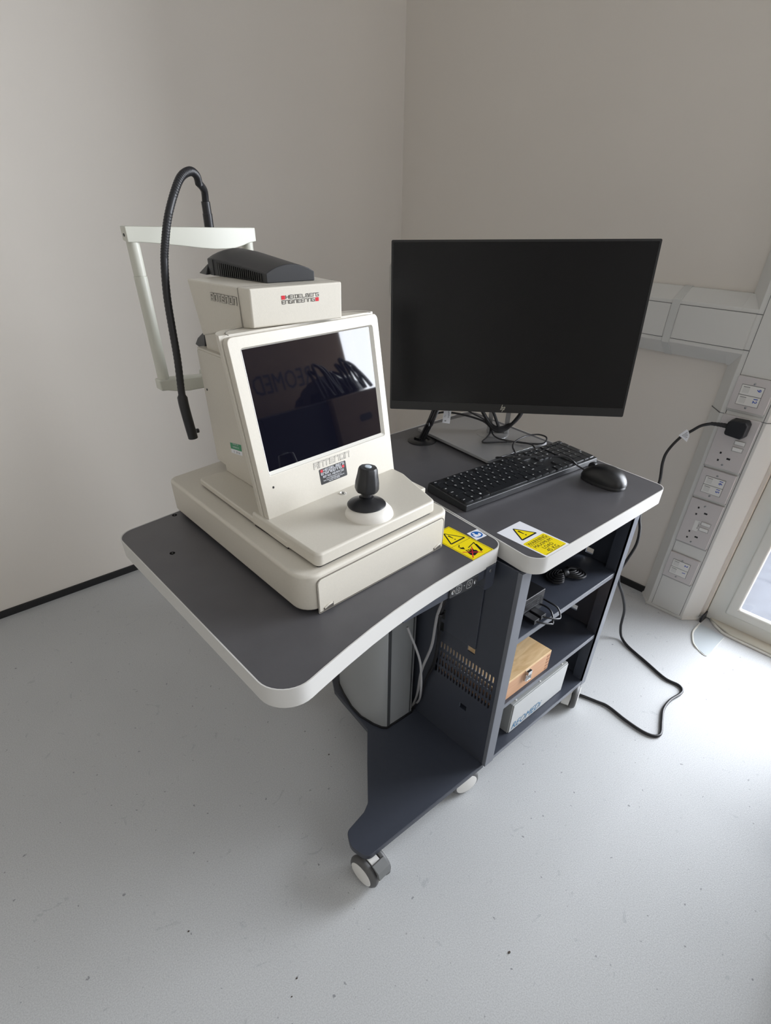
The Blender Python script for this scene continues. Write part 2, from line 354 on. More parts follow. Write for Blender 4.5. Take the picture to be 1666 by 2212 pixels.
# frame used on the trunking face: U to the photo's up-direction of the text, plates are mounted sideways
FT = (V3((XF, 0, 0)), V3((0,-1,0)), V3((0,0,1)), V3((-1,0,0)))     # u = -y , v = z
def screw_mb(g, y, z, n, m=1, md=2):
    g.lathe((XF-n, y, z), (-1,0,0), [(.0033,0),(.0033,.0006),(.0028,.0009)], 14, m)
    g.strokes([[(-y-.002, z-.001), (-y+.002, z+.001)]], .0007, FT, n+.0009, n+.0011, md); return g
PN = .0085
def plate(name, y0, y1, z0, z1, label, cat, group=None):
    t = thing(name, label, cat, (XF, (y0+y1)/2, z0), 0, group)
    part('faceplate', MB().box(XF-PN, XF-.0004, y0, y1, z0, z1), socket, t, bevel=.0018)
    part('shadow_gap', MB().box(XF-.003, XF, y0-.0015, y1+.0015, z0-.006, z0), mat('back_box', (.42,.41,.40), .5), t)
    return t
def double_socket(name, z0, z1, y0, y1, pins, sw, screws, label, lab=None):
    t = plate(name, y0, y1, z0, z1, label, 'socket', 'power sockets on the trunking')
    for (a, b) in pins:
        g = MB()
        g.obox(V3((XF,0,0)), V3((0,-1,0)), V3((0,0,1)), V3((-1,0,0)), -.4845, -.4795, a+.008, a+.0135, PN, PN+.0004)
        g.obox(V3((XF,0,0)), V3((0,-1,0)), V3((0,0,1)), V3((-1,0,0)), -.4845, -.4795, a-.0135, a-.008, PN, PN+.0004)
        g.obox(V3((XF,0,0)), V3((0,-1,0)), V3((0,0,1)), V3((-1,0,0)), -.4615, -.4515, b-.0025, b+.0025, PN, PN+.0004)
        part('pin_holes', g, ink, t)
    for z in sw:
        o = part('rocker_switch', MB().hexa([(XF-PN-.0005,.4315,z-.0052),(XF-PN-.0005,.457,z-.0052),(XF-PN+.001,.457,z-.0052),(XF-PN+.001,.4315,z-.0052),
            (XF-PN-.0035,.4315,z+.0052),(XF-PN-.0035,.457,z+.0052),(XF-PN+.001,.457,z+.0052),(XF-PN+.001,.4315,z+.0052)]), whitem, t, bevel=.0006)
        part('switch_surround', MB().box(XF-PN-.0003, XF-PN, .4295, .459, z-.0068, z+.0068), mat('surround_grey', (.40,.39,.38), .5), t)
    for (y, z) in screws: part('fixing_screw', screw_mb(MB(), y, z, PN, 0, 1), [screwm, ink], t)
    return t
double_socket('double_socket', .527, .674, .416, .514, [(.560, .559)], (.608, .590), [(.466,.539)],
    'white double power socket with the black plug in its upper outlet', None)
s2 = double_socket('double_socket', .273, .421, .417, .512, [(.386,.385),(.305,.304)], (.3525,.334), [(.466,.406),(.466,.283)],
    'white double power socket with two empty outlets and a small CWR16 label')
g = MB().box(XF-PN-.0005, XF-PN, .461, .477, .322, .356).text('CWR16', .0066, FT, -.4655, .3535, 0, PN+.0007, 1, rot=-PI/2)
part('circuit_label', g, [whitem, ink], s2, label='small white label with black CWR16 lettering')
def data_plate(z0, z1, lz0, lz1, screws, nums, label):
    t = plate('data_socket', .418, .512, z0, z1, label, 'socket', 'data sockets on the trunking')
    part('module_frame', MB().box(XF-PN-.0006, XF-PN, .4385, .4955, lz0, lz1), trunkd, t)
    mid = (lz0+lz1)/2
    for k, (a, b) in enumerate(((mid+.0007, lz1-.001), (lz0+.001, mid-.0007))):
        md = part('module', MB().box(XF-PN-.0016, XF-PN, .4395, .4945, a, b), whitem, t, bevel=.0004)
        c = (a+b)/2
        part('port_shutter', MB().box(XF-PN-.0022, XF-PN-.0015, .474, .489, c-.0072, c+.0072).box(XF-PN-.0019, XF-PN-.0015, .4735, .4895, c+.0072, c+.0084, 1), [trunkm, trunkd], md)
        part('pen_number', MB().text(nums[k], .0145, FT, -.4545, c+.004, 0, PN+.0019, 0, rot=-PI/2 if len(nums[k]) < 2 else -PI/2, align='CENTER', bold=.0003), penblue, md, label='number %s handwritten in blue pen' % nums[k])
    for (y, z) in screws: part('fixing_screw', screw_mb(MB(), y, z, PN, 0, 1), [screwm, ink], t)
data_plate(.690, .776, .7055, .7575, [(.466,.762),(.466,.701)], ('9','12'), 'white twin data socket marked 9 and 12 in blue pen, topmost plate on the trunking')
data_plate(.430, .518, .4465, .4975, [(.466,.504),(.466,.441)], ('16','15'), 'white twin data socket marked 16 and 15, between the two power sockets')
data_plate(.137, .228, .154, .207, [(.467,.210),(.468,.148)], ('2','1'), 'white twin data socket marked 2 and 1, lowest plate on the trunking')
for z, n in ((.6875, 1), (.524, 1), (.4265, 1)):
    part('gap_cover', MB().box(XF-.004, XF, .416, .512, z-.0022, z+.0022), mat('joint_cover_plastic', (.62,.625,.60), .4), tr)

# ------------------------------------------------------------------ instrument trolley
TZ = .665
tl = thing('instrument_trolley', 'dark grey wheeled trolley with two white-edged worktops and an open shelf cabinet', 'trolley', (.70, .65, 0))
bp = rpoly([(.695,.4225),(.378,.428),(.345,.428),(.335,.470),(.350,.500),(.405,.511),(.425,.522),(.492,.604),(.556,.680),(.569,.800),(.575,.840),(.60,.885),(.62,.93),(.695,.93)],
           [0,0,.018,.03,.018,.02,.02,0,.004,0,.004,.01,.02,0], 6)
part('base_plate', MB().prism(bp, .083, .098), cab, tl, bevel=.0015)
# lift column under the instrument top
colp = rpoly([(.594,.651),(.679,.649),(.682,.80),(.66,.86),(.60,.85),(.586,.81),(.573,.76),(.570,.72),(.578,.68),(.586,.660)], [.004,.004,.01,.01,.01,0,0,0,0,0], 3)
lc = part('lift_column', MB().prism(colp, .098, .612), alu, tl, smooth=50)
part('column_groove', MB().box(.5955,.6035,.6492,.656,.099,.612).box(.668,.6715,.6480,.655,.099,.612), alud, lc)
part('column_foot', MB().prism(offset_poly(colp, -.004), .0981, .103), black, lc)
part('table_beam', MB().box(.46,.675,.470,.495,.612,.634).box(.30,.66,.56,.80,.612,.633).box(.30,.32,.47,.80,.618,.633), cab, tl, bevel=.001)
# cabinet
XL0, XL1, XR0, XR1, YF, YB = .691, .7165, 1.088, 1.113, .417, .93
def side_with_slots():
    g = MB(); x0, x1 = XL0, XL0+.003
    ys, zs = .0091, [(.352,.372),(.327,.346),(.302,.321),(.277,.296)]
    ya, yb = .4335, .590
    g.box(x0, x1, YF, ya, .096, .632); g.box(x0, x1, yb, YB, .096, .632)
    # below slots with the small square hole
    g.box(x0, x1, ya, .492, .096, .270); g.box(x0, x1, .512, yb, .096, .270); g.box(x0, x1, .492, .512, .096, .221); g.box(x0, x1, .492, .512, .236, .270)
    # above slots with the square opening
    g.box(x0, x1, ya, .491, .376, .632); g.box(x0, x1, .511, yb, .376, .632); g.box(x0, x1, .491, .511, .376, .394); g.box(x0, x1, .491, .511, .413, .632)
    prev = .270
    for (a, b) in reversed(zs):
        g.box(x0, x1, ya, yb, prev, a); prev = b
    g.box(x0, x1, ya, yb, prev, .376)
    for (a, b) in zs:
        y = ya
        for k in range(18):
            y1 = .4345 + .0091*k; g.box(x0, x1, y, y1, a, b); y = y1+.0046
            for (zz, s) in ((a, 1), (b, -1)):    # rounded slot ends
                for e in (0, 1):
                    p = [(y1+.0046*e, zz), (y1+.0023, zz), (y1+.0046*e, zz+s*.0020)]
                    g.prism(p if (e == 0) == (s > 0) else p[::-1], 0, .003, 0, (V3((x0,0,0)), V3((0,1,0)), V3((0,0,1)), V3((1,0,0))))
        g.box(x0, x1, y, yb, a, b)
    return g
part('side_panel', side_with_slots(), cab, tl, label='slotted steel side panel')
part('front_post', MB().box(XL0-.0008, XL1+.003, YF-.0012, YF+.0085, .096, .631), cabl, tl, bevel=.001)
g = MB(); x0, x1 = 1.108, XR1
g.box(x0,x1,YF,.492,.096,.632).box(x0,x1,.512,YB,.096,.632).box(x0,x1,.492,.512,.096,.300).box(x0,x1,.492,.512,.315,.469).box(x0,x1,.492,.512,.484,.632)
part('side_panel', g, cab, tl)
part('front_post', MB().box(XR0+.004, XR1, YF-.0008, YF+.004, .096, .631).box(XR0+.004, XR0+.0065, YF, YF+.03, .1135, .631, 1), [cabl, cab], tl)
part('back_panel', MB().box(XL0, XR1, YB-.003, YB, .096, .632), cab, tl)
for n, z in (('shelf', .462), ('shelf', .276), ('bottom_shelf', .113)):
    y0 = YF+.004 if n == 'shelf' else YF-.0004
    o = part(n, MB().box(XL0+.0035, XR0+.019, y0, YB-.004, z-.002, z).box(XL1+.0035, XR0+.003, y0, y0+.002, z-.014, z-.002, 1), [cab, cabl], tl, bevel=.0006)
# cover plate hanging beside the slotted panel
part('cover_plate', MB().box(XL0-.004, XL0-.001, .4893, .600, .412, .625), cab, tl, bevel=.0006)
for z0, z1 in ((.438,.462),(.405,.428)): part('cable_cutout', MB().box(XL0-.0046, XL0-.0040, .577, .596, z0, z1), ink, tl)
# worktops
def worktop(name, outline, label):
    w = part(name, MB().prism(offset_poly(outline, .0018), TZ-.030, TZ), lam, tl, label=label)
    n = len(outline); inn = offset_poly(outline, .0019)
    part('edge_band', MB().ring(outline, inn, TZ-.0315, TZ+.0004, 0, (V3((0,0,0)), V3((1,0,0)), V3((0,0,1)).cross(V3((1,0,0))), V3((0,0,1)))), edgem, w, smooth=50)
    return w
ip = [(.199,.404)] + [(.199+.5*t, .404+.064*t+.0215*math.sin(PI*min(t,1))*.9) for t in (.15,.25,.35,.45,.55,.65,.75,.85)] + [(.6995,.468),(.754,1.006),(.199,.938)]
ip_r = rpoly(ip, [.042]+[0]*8+[.030,.03,.035], 10)
iw = worktop('instrument_top', ip_r, 'concave-front worktop that carries the eye instrument')
mp = rpoly([(.6915,.3935),(1.149,.3935),(1.221,1.006),(.764,1.006)], [.030,.026,.03,.03], 10)
mw = worktop('monitor_top', mp, 'worktop that carries the monitor and keyboard')
for (x, y) in ((.249,.815),(.310,.942)):
    part('screw_hole', MB().lathe((x,y,TZ+.0001), (0,0,1), [(.0046,0),(.0045,.0002)], 20).lathe((x,y,TZ+.0003), (0,0,1), [(.0014,0),(.0013,.0001)], 8, 1), [mat('hole_black', (.003,.003,.003), .9, spec=.1), inkgrey], iw)
gm = MB().lathe((.943,.922,TZ), (0,0,1), [(.035,0),(.035,.0015),(.031,.0035),(.020,.0045),(.018,.001)], 36)
part('cable_grommet', gm, black, mw)
part('grommet_opening', MB().box(.937,.957,.925,.945,TZ+.0046,TZ+.0052), ink, mw)
# casters
def caster(x, y, ang, brake=True, label=None):
    A = V3((math.cos(ang), math.sin(ang), 0)); B = V3((-A.y, A.x, 0)); C = V3((x, y, .0375)); Z = V3((0,0,1)); fr = (C, B, Z, A)
    body = [( .036*math.cos(t), .036*math.sin(t)) for t in [PI*k/16*1.12-.2 for k in range(17)]] + [(-.030,-.016),(-.012,-.030),(.012,-.030),(.030,-.016)]
    c = part('caster', MB().prism(body, -.0105, .0105, 0, fr).lathe((x+B.x*.012, y+B.y*.012, .06), (0,0,1), [(.013,0),(.013,.0225)], 20), whitem, tl, bevel=.001, smooth=45)
    for s in (-1, 1):
        w = part('wheel', MB().lathe(C+A*(.0115*s), A*s, [(.030,0),(.0365,.002),(.0375,.0065),(.0375,.009),(.034,.0145),(.0285,.0165)], 40), greyw, c, smooth=40)
        part('wheel_cap', MB().lathe(C+A*((.0115+.0155)*s), A*s, [(.0283,0),(.0283,.0016),(.026,.0023),(.0,.0030)], 36), whitem, c, smooth=50)
    if brake:
        g = MB(); s = -1
        P = [(-.043,.016),(-.0385,.035),(-.022,.045),(-.018,.041),(-.033,.031),(-.0365,.014)]
        g.prism(P, -.0155, .0155, 0, fr)
        for k in range(4): g.strokes([[(-.0437+.0012*k,.018+.0045*k)]*2], .0008, fr, -.0155, .0155, 1)
        part('brake_pedal', g, [pedal, black], c, bevel=.0006)
    return c
caster(.361, .437, .06)
caster(.665, .462, 1.32, False)
caster(1.098, .446, 1.94, False)
caster(1.07, .87, .6, False); caster(.66, .87, .4, False)
# height control and hook below the instrument top
YK = .4715
K = (V3((.563,YK,.613)), V3((.9975,.0,-.071)).normalized(), V3((.071,0,.9975)).normalized(), V3((0,-1,0)))
hc = part('height_control', MB().prism(rrect(0,.072,-.001,.0215,[.004,.004,0,0]), -.02, .004, 0, K), hoodm, tl, bevel=.0008)
for u, d in ((.0215, 1), (.049, -1)):
    g = MB(); q = rrect(u-.0068,u+.0068,.0035,.0185,.003,3); g.strokes([q+[q[0]]], .0007, K, .004, .0044)
    a = [(u,.0150),(u+.0036,.0110),(u+.0018,.0110),(u+.0018,.0072),(u-.0018,.0072),(u-.0018,.0110),(u-.0036,.0110),(u,.0150)]
    if d < 0: a = [(p[0], .0222-p[1]) for p in a]
    g.strokes([a], .0005, K, .004, .0044); part('arrow_button', g, legend, hc)
for u in (.007, .064): part('cross_head_screw', MB().lathe(K[0]+K[1]*u+K[2]*.010+K[3]*.004, K[3], [(.0042,0),(.0042,.001),(.003,.0016)], 18).lathe(K[0]+K[1]*u+K[2]*.010+K[3]*.0056, K[3], [(.0015,0),(.0014,.0002)], 4, 1), [chrome, ink], hc)
part('led', MB().lathe(K[0]+K[1]*.0352+K[2]*.013+K[3]*.004, K[3], [(.001,0),(.001,.0004)], 10), legend, hc)
HK = (V3((.654,YK-.006,.588)), V3((1,0,0)), V3((0,0,1)), V3((0,-1,0)))
part('hook_bracket', MB().prism(rrect(0,.025,0,.048,[.006,.006,0,0]), -.03, 0, 0, HK).lathe((.6655,YK-.006,.626), (0,-1,0), [(.0032,0),(.0032,.0006)], 14, 1), [cab, screwm], tl, bevel=.001)
# warning stickers on the worktops
def frame_z(p0, pu, z=TZ+.0002):
    U = (V3((*pu,0))-V3((*p0,0))).normalized(); return (V3((*p0, z)), U, V3((0,0,1)).cross(U), V3((0,0,1)))
def tri(g, fr, cx, cy, s, h, m_out, m_in, z):           # warning triangle with exclamation mark
    g.prism(rpoly([(cx-s/2,cy),(cx+s/2,cy),(cx,cy+h)], s*.05, 3), z, z+.0001, m_out, fr)
    k = .78; g.prism([(cx-s/2*k,cy+h*.085),(cx+s/2*k,cy+h*.085),(cx,cy+h*(.085+k))], z+.0001, z+.0002, m_in, fr)
    g.prism([(cx-s*.018,cy+h*.33),(cx+s*.018,cy+h*.33),(cx+s*.042,cy+h*.66),(cx-s*.042,cy+h*.66)], z+.0002, z+.0003, m_out, fr)
    g.prism([(cx+s*.038*math.cos(a),cy+h*.22+s*.038*math.sin(a)) for a in [2*PI*k/10 for k in range(10)]], z+.0002, z+.0003, m_out, fr)
fz = frame_z((.7195,.3955), (.7870,.3955))
g = MB().prism([(0,0),(.0675,0),(.0685,.108),(.001,.108)], 0, .0001, 0, fz).prism(rrect(.0035,.0645,.0035,.0525,.003,3), .0001, .0002, 1, fz)
tri(g, fz, .035, .0600, .046, .0405, 2, 1, .0001)
for i, (t, s, y) in enumerate((('WARNING', .0118, .0405), ('MAXIMUM', .0113, .0280), ('LOAD', .0113, .0175), ('45 KG', .0125, .0068))):
    g.text(t, s, fz, .034, y, 0, .0003, 2, align='CENTER', sx=.93)
g.strokes([[(.0075,.0388),(.0605,.0388)]], .0008, fz, .0002, .0003, 2).strokes([[(.0075,.0050),(.0605,.0050)]], .0008, fz, .0002, .0003, 2)
part('load_warning_sticker', g, [paper, yellow, ink], mw, label='yellow and white sticker reading WARNING MAXIMUM LOAD 45 KG')
fz = frame_z((.6175,.4675), (.6710,.4690))
g = MB().prism([(0,0),(.0535,0),(.0570,.107),(.0035,.107)], 0, .0001, 0, fz)
q = [(.0022,.0022),(.0513,.0022),(.0547,.1048),(.0057,.1048)]; g.strokes([q+[q[0]]], .0006, fz, .0001, .0002, 1).strokes([[(.0040,.0535),(.0530,.0535)]], .0006, fz, .0001, .0002, 1)
tri(g, fz, .0300, .0600, .040, .0370, 1, 0, .0001)
g.prism([(.010,.016),(.012,.024),(.022,.026),(.026,.024),(.030,.020),(.028,.013),(.014,.010)], .0001, .0002, 1, fz)                       # hand
for k in range(4): g.strokes([[(.015+.0035*k,.022),(.016+.004*k,.0305-.001*k)]], .0022, fz, .0001, .0002, 1)
g.strokes([[(.007,.008),(.032,.032)],[(.007,.030),(.032,.009)]], .0018, fz, .0002, .0003, 2)
g.strokes([[(.026,.034),(.046,.039),(.034,.0125)]], .0018, fz, .0001, .0002, 1).prism([(.034,.0125),(.039,.0125),(.046,.032),(.044,.036)], .0001, .0002, 1, fz)
g.strokes([[(.020,.050),(.0145,.046),(.016,.040)]], .0016, fz, .0001, .0002, 1).prism([(.011,.042),(.0205,.041),(.017,.034)], .0001, .0002, 1, fz)
part('pinch_warning_sticker', g, [yellow, ink, redi], iw, label='yellow hazard sticker with triangle and crossed-out hand')
fz = frame_z((.6725,.5100), (.6990,.5085))
g = MB().prism([(0,0),(.0265,0),(.0300,.0275),(.0035,.0275)], 0, .0001, 0, fz)
circ = lambda cx, cy, r, n=20: [(cx+r*math.cos(2*PI*k/n), cy+r*math.sin(2*PI*k/n)) for k in range(n)]
g.prism(circ(.015,.0138,.0108,28), .0001, .0002, 1, fz).prism(circ(.012,.0195,.0025,12), .0002, .0003, 0, fz)
g.prism([(.0065,.008),(.0075,.0165),(.0125,.0168),(.0150,.0125),(.0150,.006)], .0002, .0003, 0, fz).prism([(.0155,.006),(.0158,.0125),(.0220,.0160),(.0225,.0095)], .0002, .0003, 0, fz)
part('manual_sticker', g, [paper, bluei], iw, label='small white sticker with a blue read-the-manual roundel')
# cables hanging beside the column
for nm, P, r, m in (('grey_lift_cable', [(.683,.56,.605),(.688,.575,.52),(.668,.58,.465),(.666,.583,.43),(.667,.59,.365),(.662,.61,.28),(.690,.64,.16),(.712,.658,.102)], .0032, cable_g),
                    ('grey_lift_cable', [(.600,.60,.45),(.623,.585,.367),(.632,.583,.313),(.638,.585,.25),(.680,.63,.15),(.716,.662,.101)], .0026, cable_g),
                    ('black_lift_cable', [(.676,.55,.605),(.681,.57,.52),(.673,.58,.454),(.690,.586,.38),(.690,.592,.30),(.690,.61,.246),(.700,.63,.16),(.720,.65,.102)], .0030, rubber),
                    ('black_lift_cable', [(.684,.552,.605),(.686,.572,.52),(.677,.579,.454),(.683,.586,.40),(.688,.592,.32),(.685,.61,.25),(.706,.63,.16),(.724,.652,.102)], .0026, rubber)):
    if nm.startswith('black'): P = [(min(p[0], .6835), p[1], p[2]) for p in P]
    else: P = [(min(p[0], .6845), p[1], p[2]) for p in P]
    part(nm, MB().tube(P, r, 8), m, tl)
part('cable_tie', MB().lathe((.6745,.580,.457), (0,0,1), [(.0085,0),(.0085,.004)], 14), rubber, tl)

# ------------------------------------------------------------------ eye imaging instrument
ins = thing('eye_imaging_instrument', 'cream ophthalmic scanner with tilted touch screen, joystick and black gooseneck lamp', 'medical instrument', (.47, .72, TZ))
# base housing: slightly wider to the front, rounded corners
hp = rpoly([(.314,.517),(.624,.535),(.629,.998),(.319,.957)], [.030,.022,.03,.018], 8)
bh = part('base_housing', MB().prism(hp, TZ+.0065, .7315), cream, ins, bevel=.0055, seg=4)
part('shadow_skirt', MB().prism(offset_poly(hp, .012), TZ+.0005, TZ+.008), black, bh)  # black inset block painting the contact shadow under the housing
a0, a1 = V3((.342,.5186,0)), V3((.610,.5342,0)); Uf = (a1-a0).normalized(); Nf = Uf.cross(V3((0,0,1)))
FB = (V3((a0.x,a0.y,TZ+.004)), Uf, V3((0,0,1)), Nf)
q = rrect(-.004,.266,-.002,.054,[.001,.001,.008,.008],4)
part('drawer_groove', MB().ring(offset_poly(q, -.0012), q, 0, .0011, 0, FB), mat('groove_shadow_plastic', (.22,.20,.17), .6), bh)
dfp = part('drawer_front', MB().prism(rrect(-.0035,.2655,-.001,.0535,[.001,.001,.0075,.0075],4), -.002, .0014, 0, FB), cream, ins, bevel=.0008)
for u in (.004, .244): part('finger_notch', MB().prism([(u,-.0005),(u+.018,-.0005),(u+.018,.0065),(u+.016,.0075),(u,.004)], .0012, .0018, 0, FB).tube([FB[0]+Uf*(u+.001)+V3((0,0,.0030))+Nf*.0016, FB[0]+Uf*(u+.008)+V3((0,0,.0058))+Nf*.0020, FB[0]+Uf*(u+.016)+V3((0,0,.0064))+Nf*.0016], .0016, 8, 1), [mat('notch_shadow', (.10,.09,.08), .6), cream], dfp)
# sled and joystick tray
sp = rpoly([(.345,.60),(.63,.60),(.640,.895),(.350,.888)], [0,0,.004,.006], 3)
sled = part('sled', MB().prism(sp, .7345, .7455), cream, ins, bevel=.0025, seg=3)
part('sled_shadow_gap', MB().prism(offset_poly(sp, .004), .7312, .7348), black, sled)
tp = rpoly([(.3465,.5265),(.593,.5415),(.628,.655),(.6295,.70),(.345,.70)], [.010,.012,.03,0,0], 6)
tray = part('joystick_tray', MB().prism(tp, .7345, .7555, 0, None, .992), cream, ins, bevel=.0042, seg=4)
part('tray_shadow_gap', MB().prism(offset_poly(tp, .005), .7312, .7348), black, tray)
part('lock_screw', MB().lathe((.494,.662-.004,.7555), (0,0,1), [(.0058,0),(.0058,.0009),(.0046,.0013),(.0040,.0004)], 20).lathe((.494,.658,.7558), (0,0,1), [(.0022,0),(.0020,.0003)], 10, 1), [chrome, ink], tray)
dome = part('joystick_dome', MB().lathe((.4815,.576,.7552), (0,0,1), [(.0375,0),(.0372,.002),(.0352,.0070),(.0310,.0115),(.0245,.0150),(.014,.0165)], 44), domem, ins, smooth=60)
part('bellows_disc', MB().lathe((.4805,.581,.7690), (0,0,1), [(.0295,0),(.0300,.0012),(.0285,.0030),(.019,.0070),(.010,.0110),(.0075,.0125)], 44), black, dome, smooth=50)
kn = part('joystick', MB().lathe((.4825,.5835,.7785), (.02,-.01,1), [(.0115,0),(.0115,.002),(.0080,.0035),(.0080,.0105)], 28).lathe((.4828,.5832,.7885), (.06,-.03,1), [(.0125,0),(.0170,.0020),(.0186,.0060),(.0180,.016),(.0155,.029),(.0146,.0360),(.0132,.0390),(.0085,.0394)], 40, 0, lambda k, n: 1-.045*abs(math.sin(PI*k/5))), black, ins, smooth=30)
part('joystick_button', MB().lathe((.4852,.5820,.8278), (.06,-.03,1), [(.0052,0),(.0052,.0010),(.0044,.0016)], 24), mat('button_blue_white', (.62,.70,.78), .3), kn)
# tilted display housing
ya, ti = .085, .175
U = V3((math.cos(ya), math.sin(ya), 0)); Bk = V3((-math.sin(ya), math.cos(ya), 0)); Vv = math.cos(ti)*V3((0,0,1)) + math.sin(ti)*Bk; Nn = U.cross(Vv)
O = V3((.353,.658,.7550)); FP = (O, U, Vv, Nn)
orr = rrect(0,.2770,-.004,.2475,[.002,.002,.008,.008],4); n = len(orr)
inr = rrect(.0178,.2635,.0625,.2325,.004,4)
bz = part('display_bezel', MB().ring(orr, inr, -.012, 0, 0, FP).prism(rrect(.004,.273,.0,.245,.005,4), -.013, -.0065, 0, FP), cream, ins, bevel=.0016, seg=3)
part('display_bevel', MB().ring(rrect(.0172,.2641,.0619,.2331,.0045,4), rrect(.0215,.2585,.0675,.2305,.001,4), -.0066, -.0052, 0, FP), mat('bezel_lip', (.74,.72,.66), .35), bz)
g = MB()
o1, i1 = rrect(.0178,.2635,.0625,.2325,.004,4), rrect(.0213,.2587,.0672,.2308,.001,4)
vs = [O+U*a[0]+Vv*a[1]+Nn*(-.0002) for a in o1] + [O+U*a[0]+Vv*a[1]+Nn*(-.0042) for a in i1]; m_ = len(o1)
g.add(vs, [(i, (i+1) % m_, m_+(i+1) % m_, m_+i) for i in range(m_)])
part('display_lip', g, MATS['bezel_lip'], bz)
part('touch_screen', MB().prism(rrect(.0212,.2588,.0671,.2309,.001,3), -.0060, -.0040, 0, FP), glossy, ins, label='glossy black touch screen')
# rear shell of the display housing, rounded at the back
ar = []
for k in range(25):
    t = (1-math.cos(PI*k/24))/2; ar.append((-.0015+.280*t, -.013-.037*max(0, (1-(2*t-1)**6))**.5))
def shell(z0, z1):
    g = MB(); rows = []
    for v in (z0, z1):
        rows.append([O+U*a+Vv*(v if v < .1 else (.2446-.174*b)/.985)+Nn*b for a, b in [(-.0025,-.0125)]+[(x, y) for x, y in ar]+[(.2795,-.0125)]])
    n = len(rows[0]); g.add(rows[0]+rows[1], [tuple(range(n)), tuple(range(2*n-1, n-1, -1))]+[(i, (i+1) % n, n+(i+1) % n, n+i) for i in range(n)]); return g
part('display_rear_shell', shell(.0, .2455), cream, ins, bevel=.003, seg=3, smooth=45)
gl = [(.010,.2456)]
fr2 = (V3((O.x, O.y, 1.0000))+Bk*.0437, U, Bk, V3((0,0,1)))
seam = [(x*.93+.010, -y*.93-.0) for x, y in ar]
part('top_seam', MB().strokes([[(x*.93+.010, -(y+.013)*.90+.006) for x, y in ar]], .0007, fr2, -.0005, .0002), mat('groove_shadow_plastic', (.22,.20,.17), .6), bz)
# black sensor dot and writing
part('sensor_dot', MB().prism(rrect(.0185,.0215,.0430,.0462,.0005,2), 0, .0003, 0, FP), ink, bz)
LET = {'A':[[(0,0),(0,1),(.8,1),(.8,0)],[(0,.45),(.8,.45)]], 'N':[[(0,0),(0,1),(.8,1),(.8,0)]], 'T':[[(0,1),(.8,1)],[(.4,1),(.4,0)]], 'E':[[(.8,1),(0,1),(0,0),(.8,0)],[(0,.5),(.7,.5)]],
       'R':[[(0,0),(0,1),(.6,1)]], 'I':[[(0,0),(0,1)]], 'O':[[(0,0),(0,1),(.8,1),(.8,0),(0,0)]], 'H':[[(0,0),(0,1)],[(.8,0),(.8,1)],[(0,.5),(.8,.5)]], 'D':[[(.2,0),(.2,1)],[(0,1),(.8,1),(.8,0),(0,0)]],
       'L':[[(0,1),(0,0),(.8,0)]], 'B':[[(0,0),(0,1),(.7,1),(.7,.55),(0,.5)],[(.7,.5),(.8,.45),(.8,0),(0,0)]], 'G':[[(.8,1),(0,1),(0,0),(.8,0),(.8,.5),(.4,.5)]]}
ADV = {'I': .38, 'R': .85}
def stroke_text(g, st, fr, u, v, wd, ht, wt, z0, z1, m=0, slant=0.0, total=None):
    if total:
        tw = sum(ADV.get(c, 1.12) for c in st)-.3; wd = total/tw
    x = u
    for c in st:
        if c != ' ': g.strokes([[(x+p[0]*wd+p[1]*ht*slant, v+p[1]*ht) for p in ln] for ln in LET[c]], wt, fr, z0, z1, m)
        x += wd*ADV.get(c, 1.12)
    return g
def outlined(fr, u, v, ht, total, wt, m=(0, 1), slant=.12):
    g = MB(); stroke_text(g, 'ANTERION', fr, u, v, 0, ht, wt, 0, .00012, 0, slant, total); stroke_text(g, 'ANTERION', fr, u, v, 0, ht, wt*.58, .0001, .00024, 1, slant, total); return g
part('product_lettering', outlined(FP, .1005, .0492, .0075, .075, .0023), [inkgrey, cream], bz)
def he_logo(g, fr, u, v, W_, H_, mi, mr):
    s = H_*.36; stroke_text(g, 'HEIDELBERG', fr, u+W_*.11, v+H_*.60, 0, s, s*.17, .0001, .0003, mi, 0, W_*.89)
    stroke_text(g, 'ENGINEERING', fr, u, v+H_*.06, 0, s, s*.17, .0001, .0003, mi, 0, W_*.88)
    g.prism([(u-.01*W_,v+H_*.54),(u+.085*W_,v+H_*.54),(u+.085*W_,v+H_*.98),(u-.01*W_,v+H_*.98)], .0001, .0003, mr, fr)
    g.prism([(u+.905*W_,v+H_*.02),(u+W_,v+H_*.02),(u+W_,v+H_*.46),(u+.905*W_,v+H_*.46)], .0001, .0003, mr, fr)
g = MB().prism(rrect(.1085,.1660,.0205,.0452,.0018,3), 0, .0001, 0, FP)
he_logo(g, FP, .1120, .0350, .0500, .0090, 1, 2)
g.text('REF NO. HEUK01223', .0050, FP, .1372, .0303, 0, .0003, 1, align='CENTER')
for y, t in ((.0275, 'www.heidelbergengineering.co.uk'), (.0248, 'Email: support.uk@heidelbergengineering.com'), (.0221, 'Helpdesk: 01442 502330')): g.text(t, .0028, FP, .1372, y, 0, .0003, 1, align='CENTER', sx=.86)
part('reference_sticker', g, [ink, paper, redi], bz, label='small black reference sticker with white lettering')
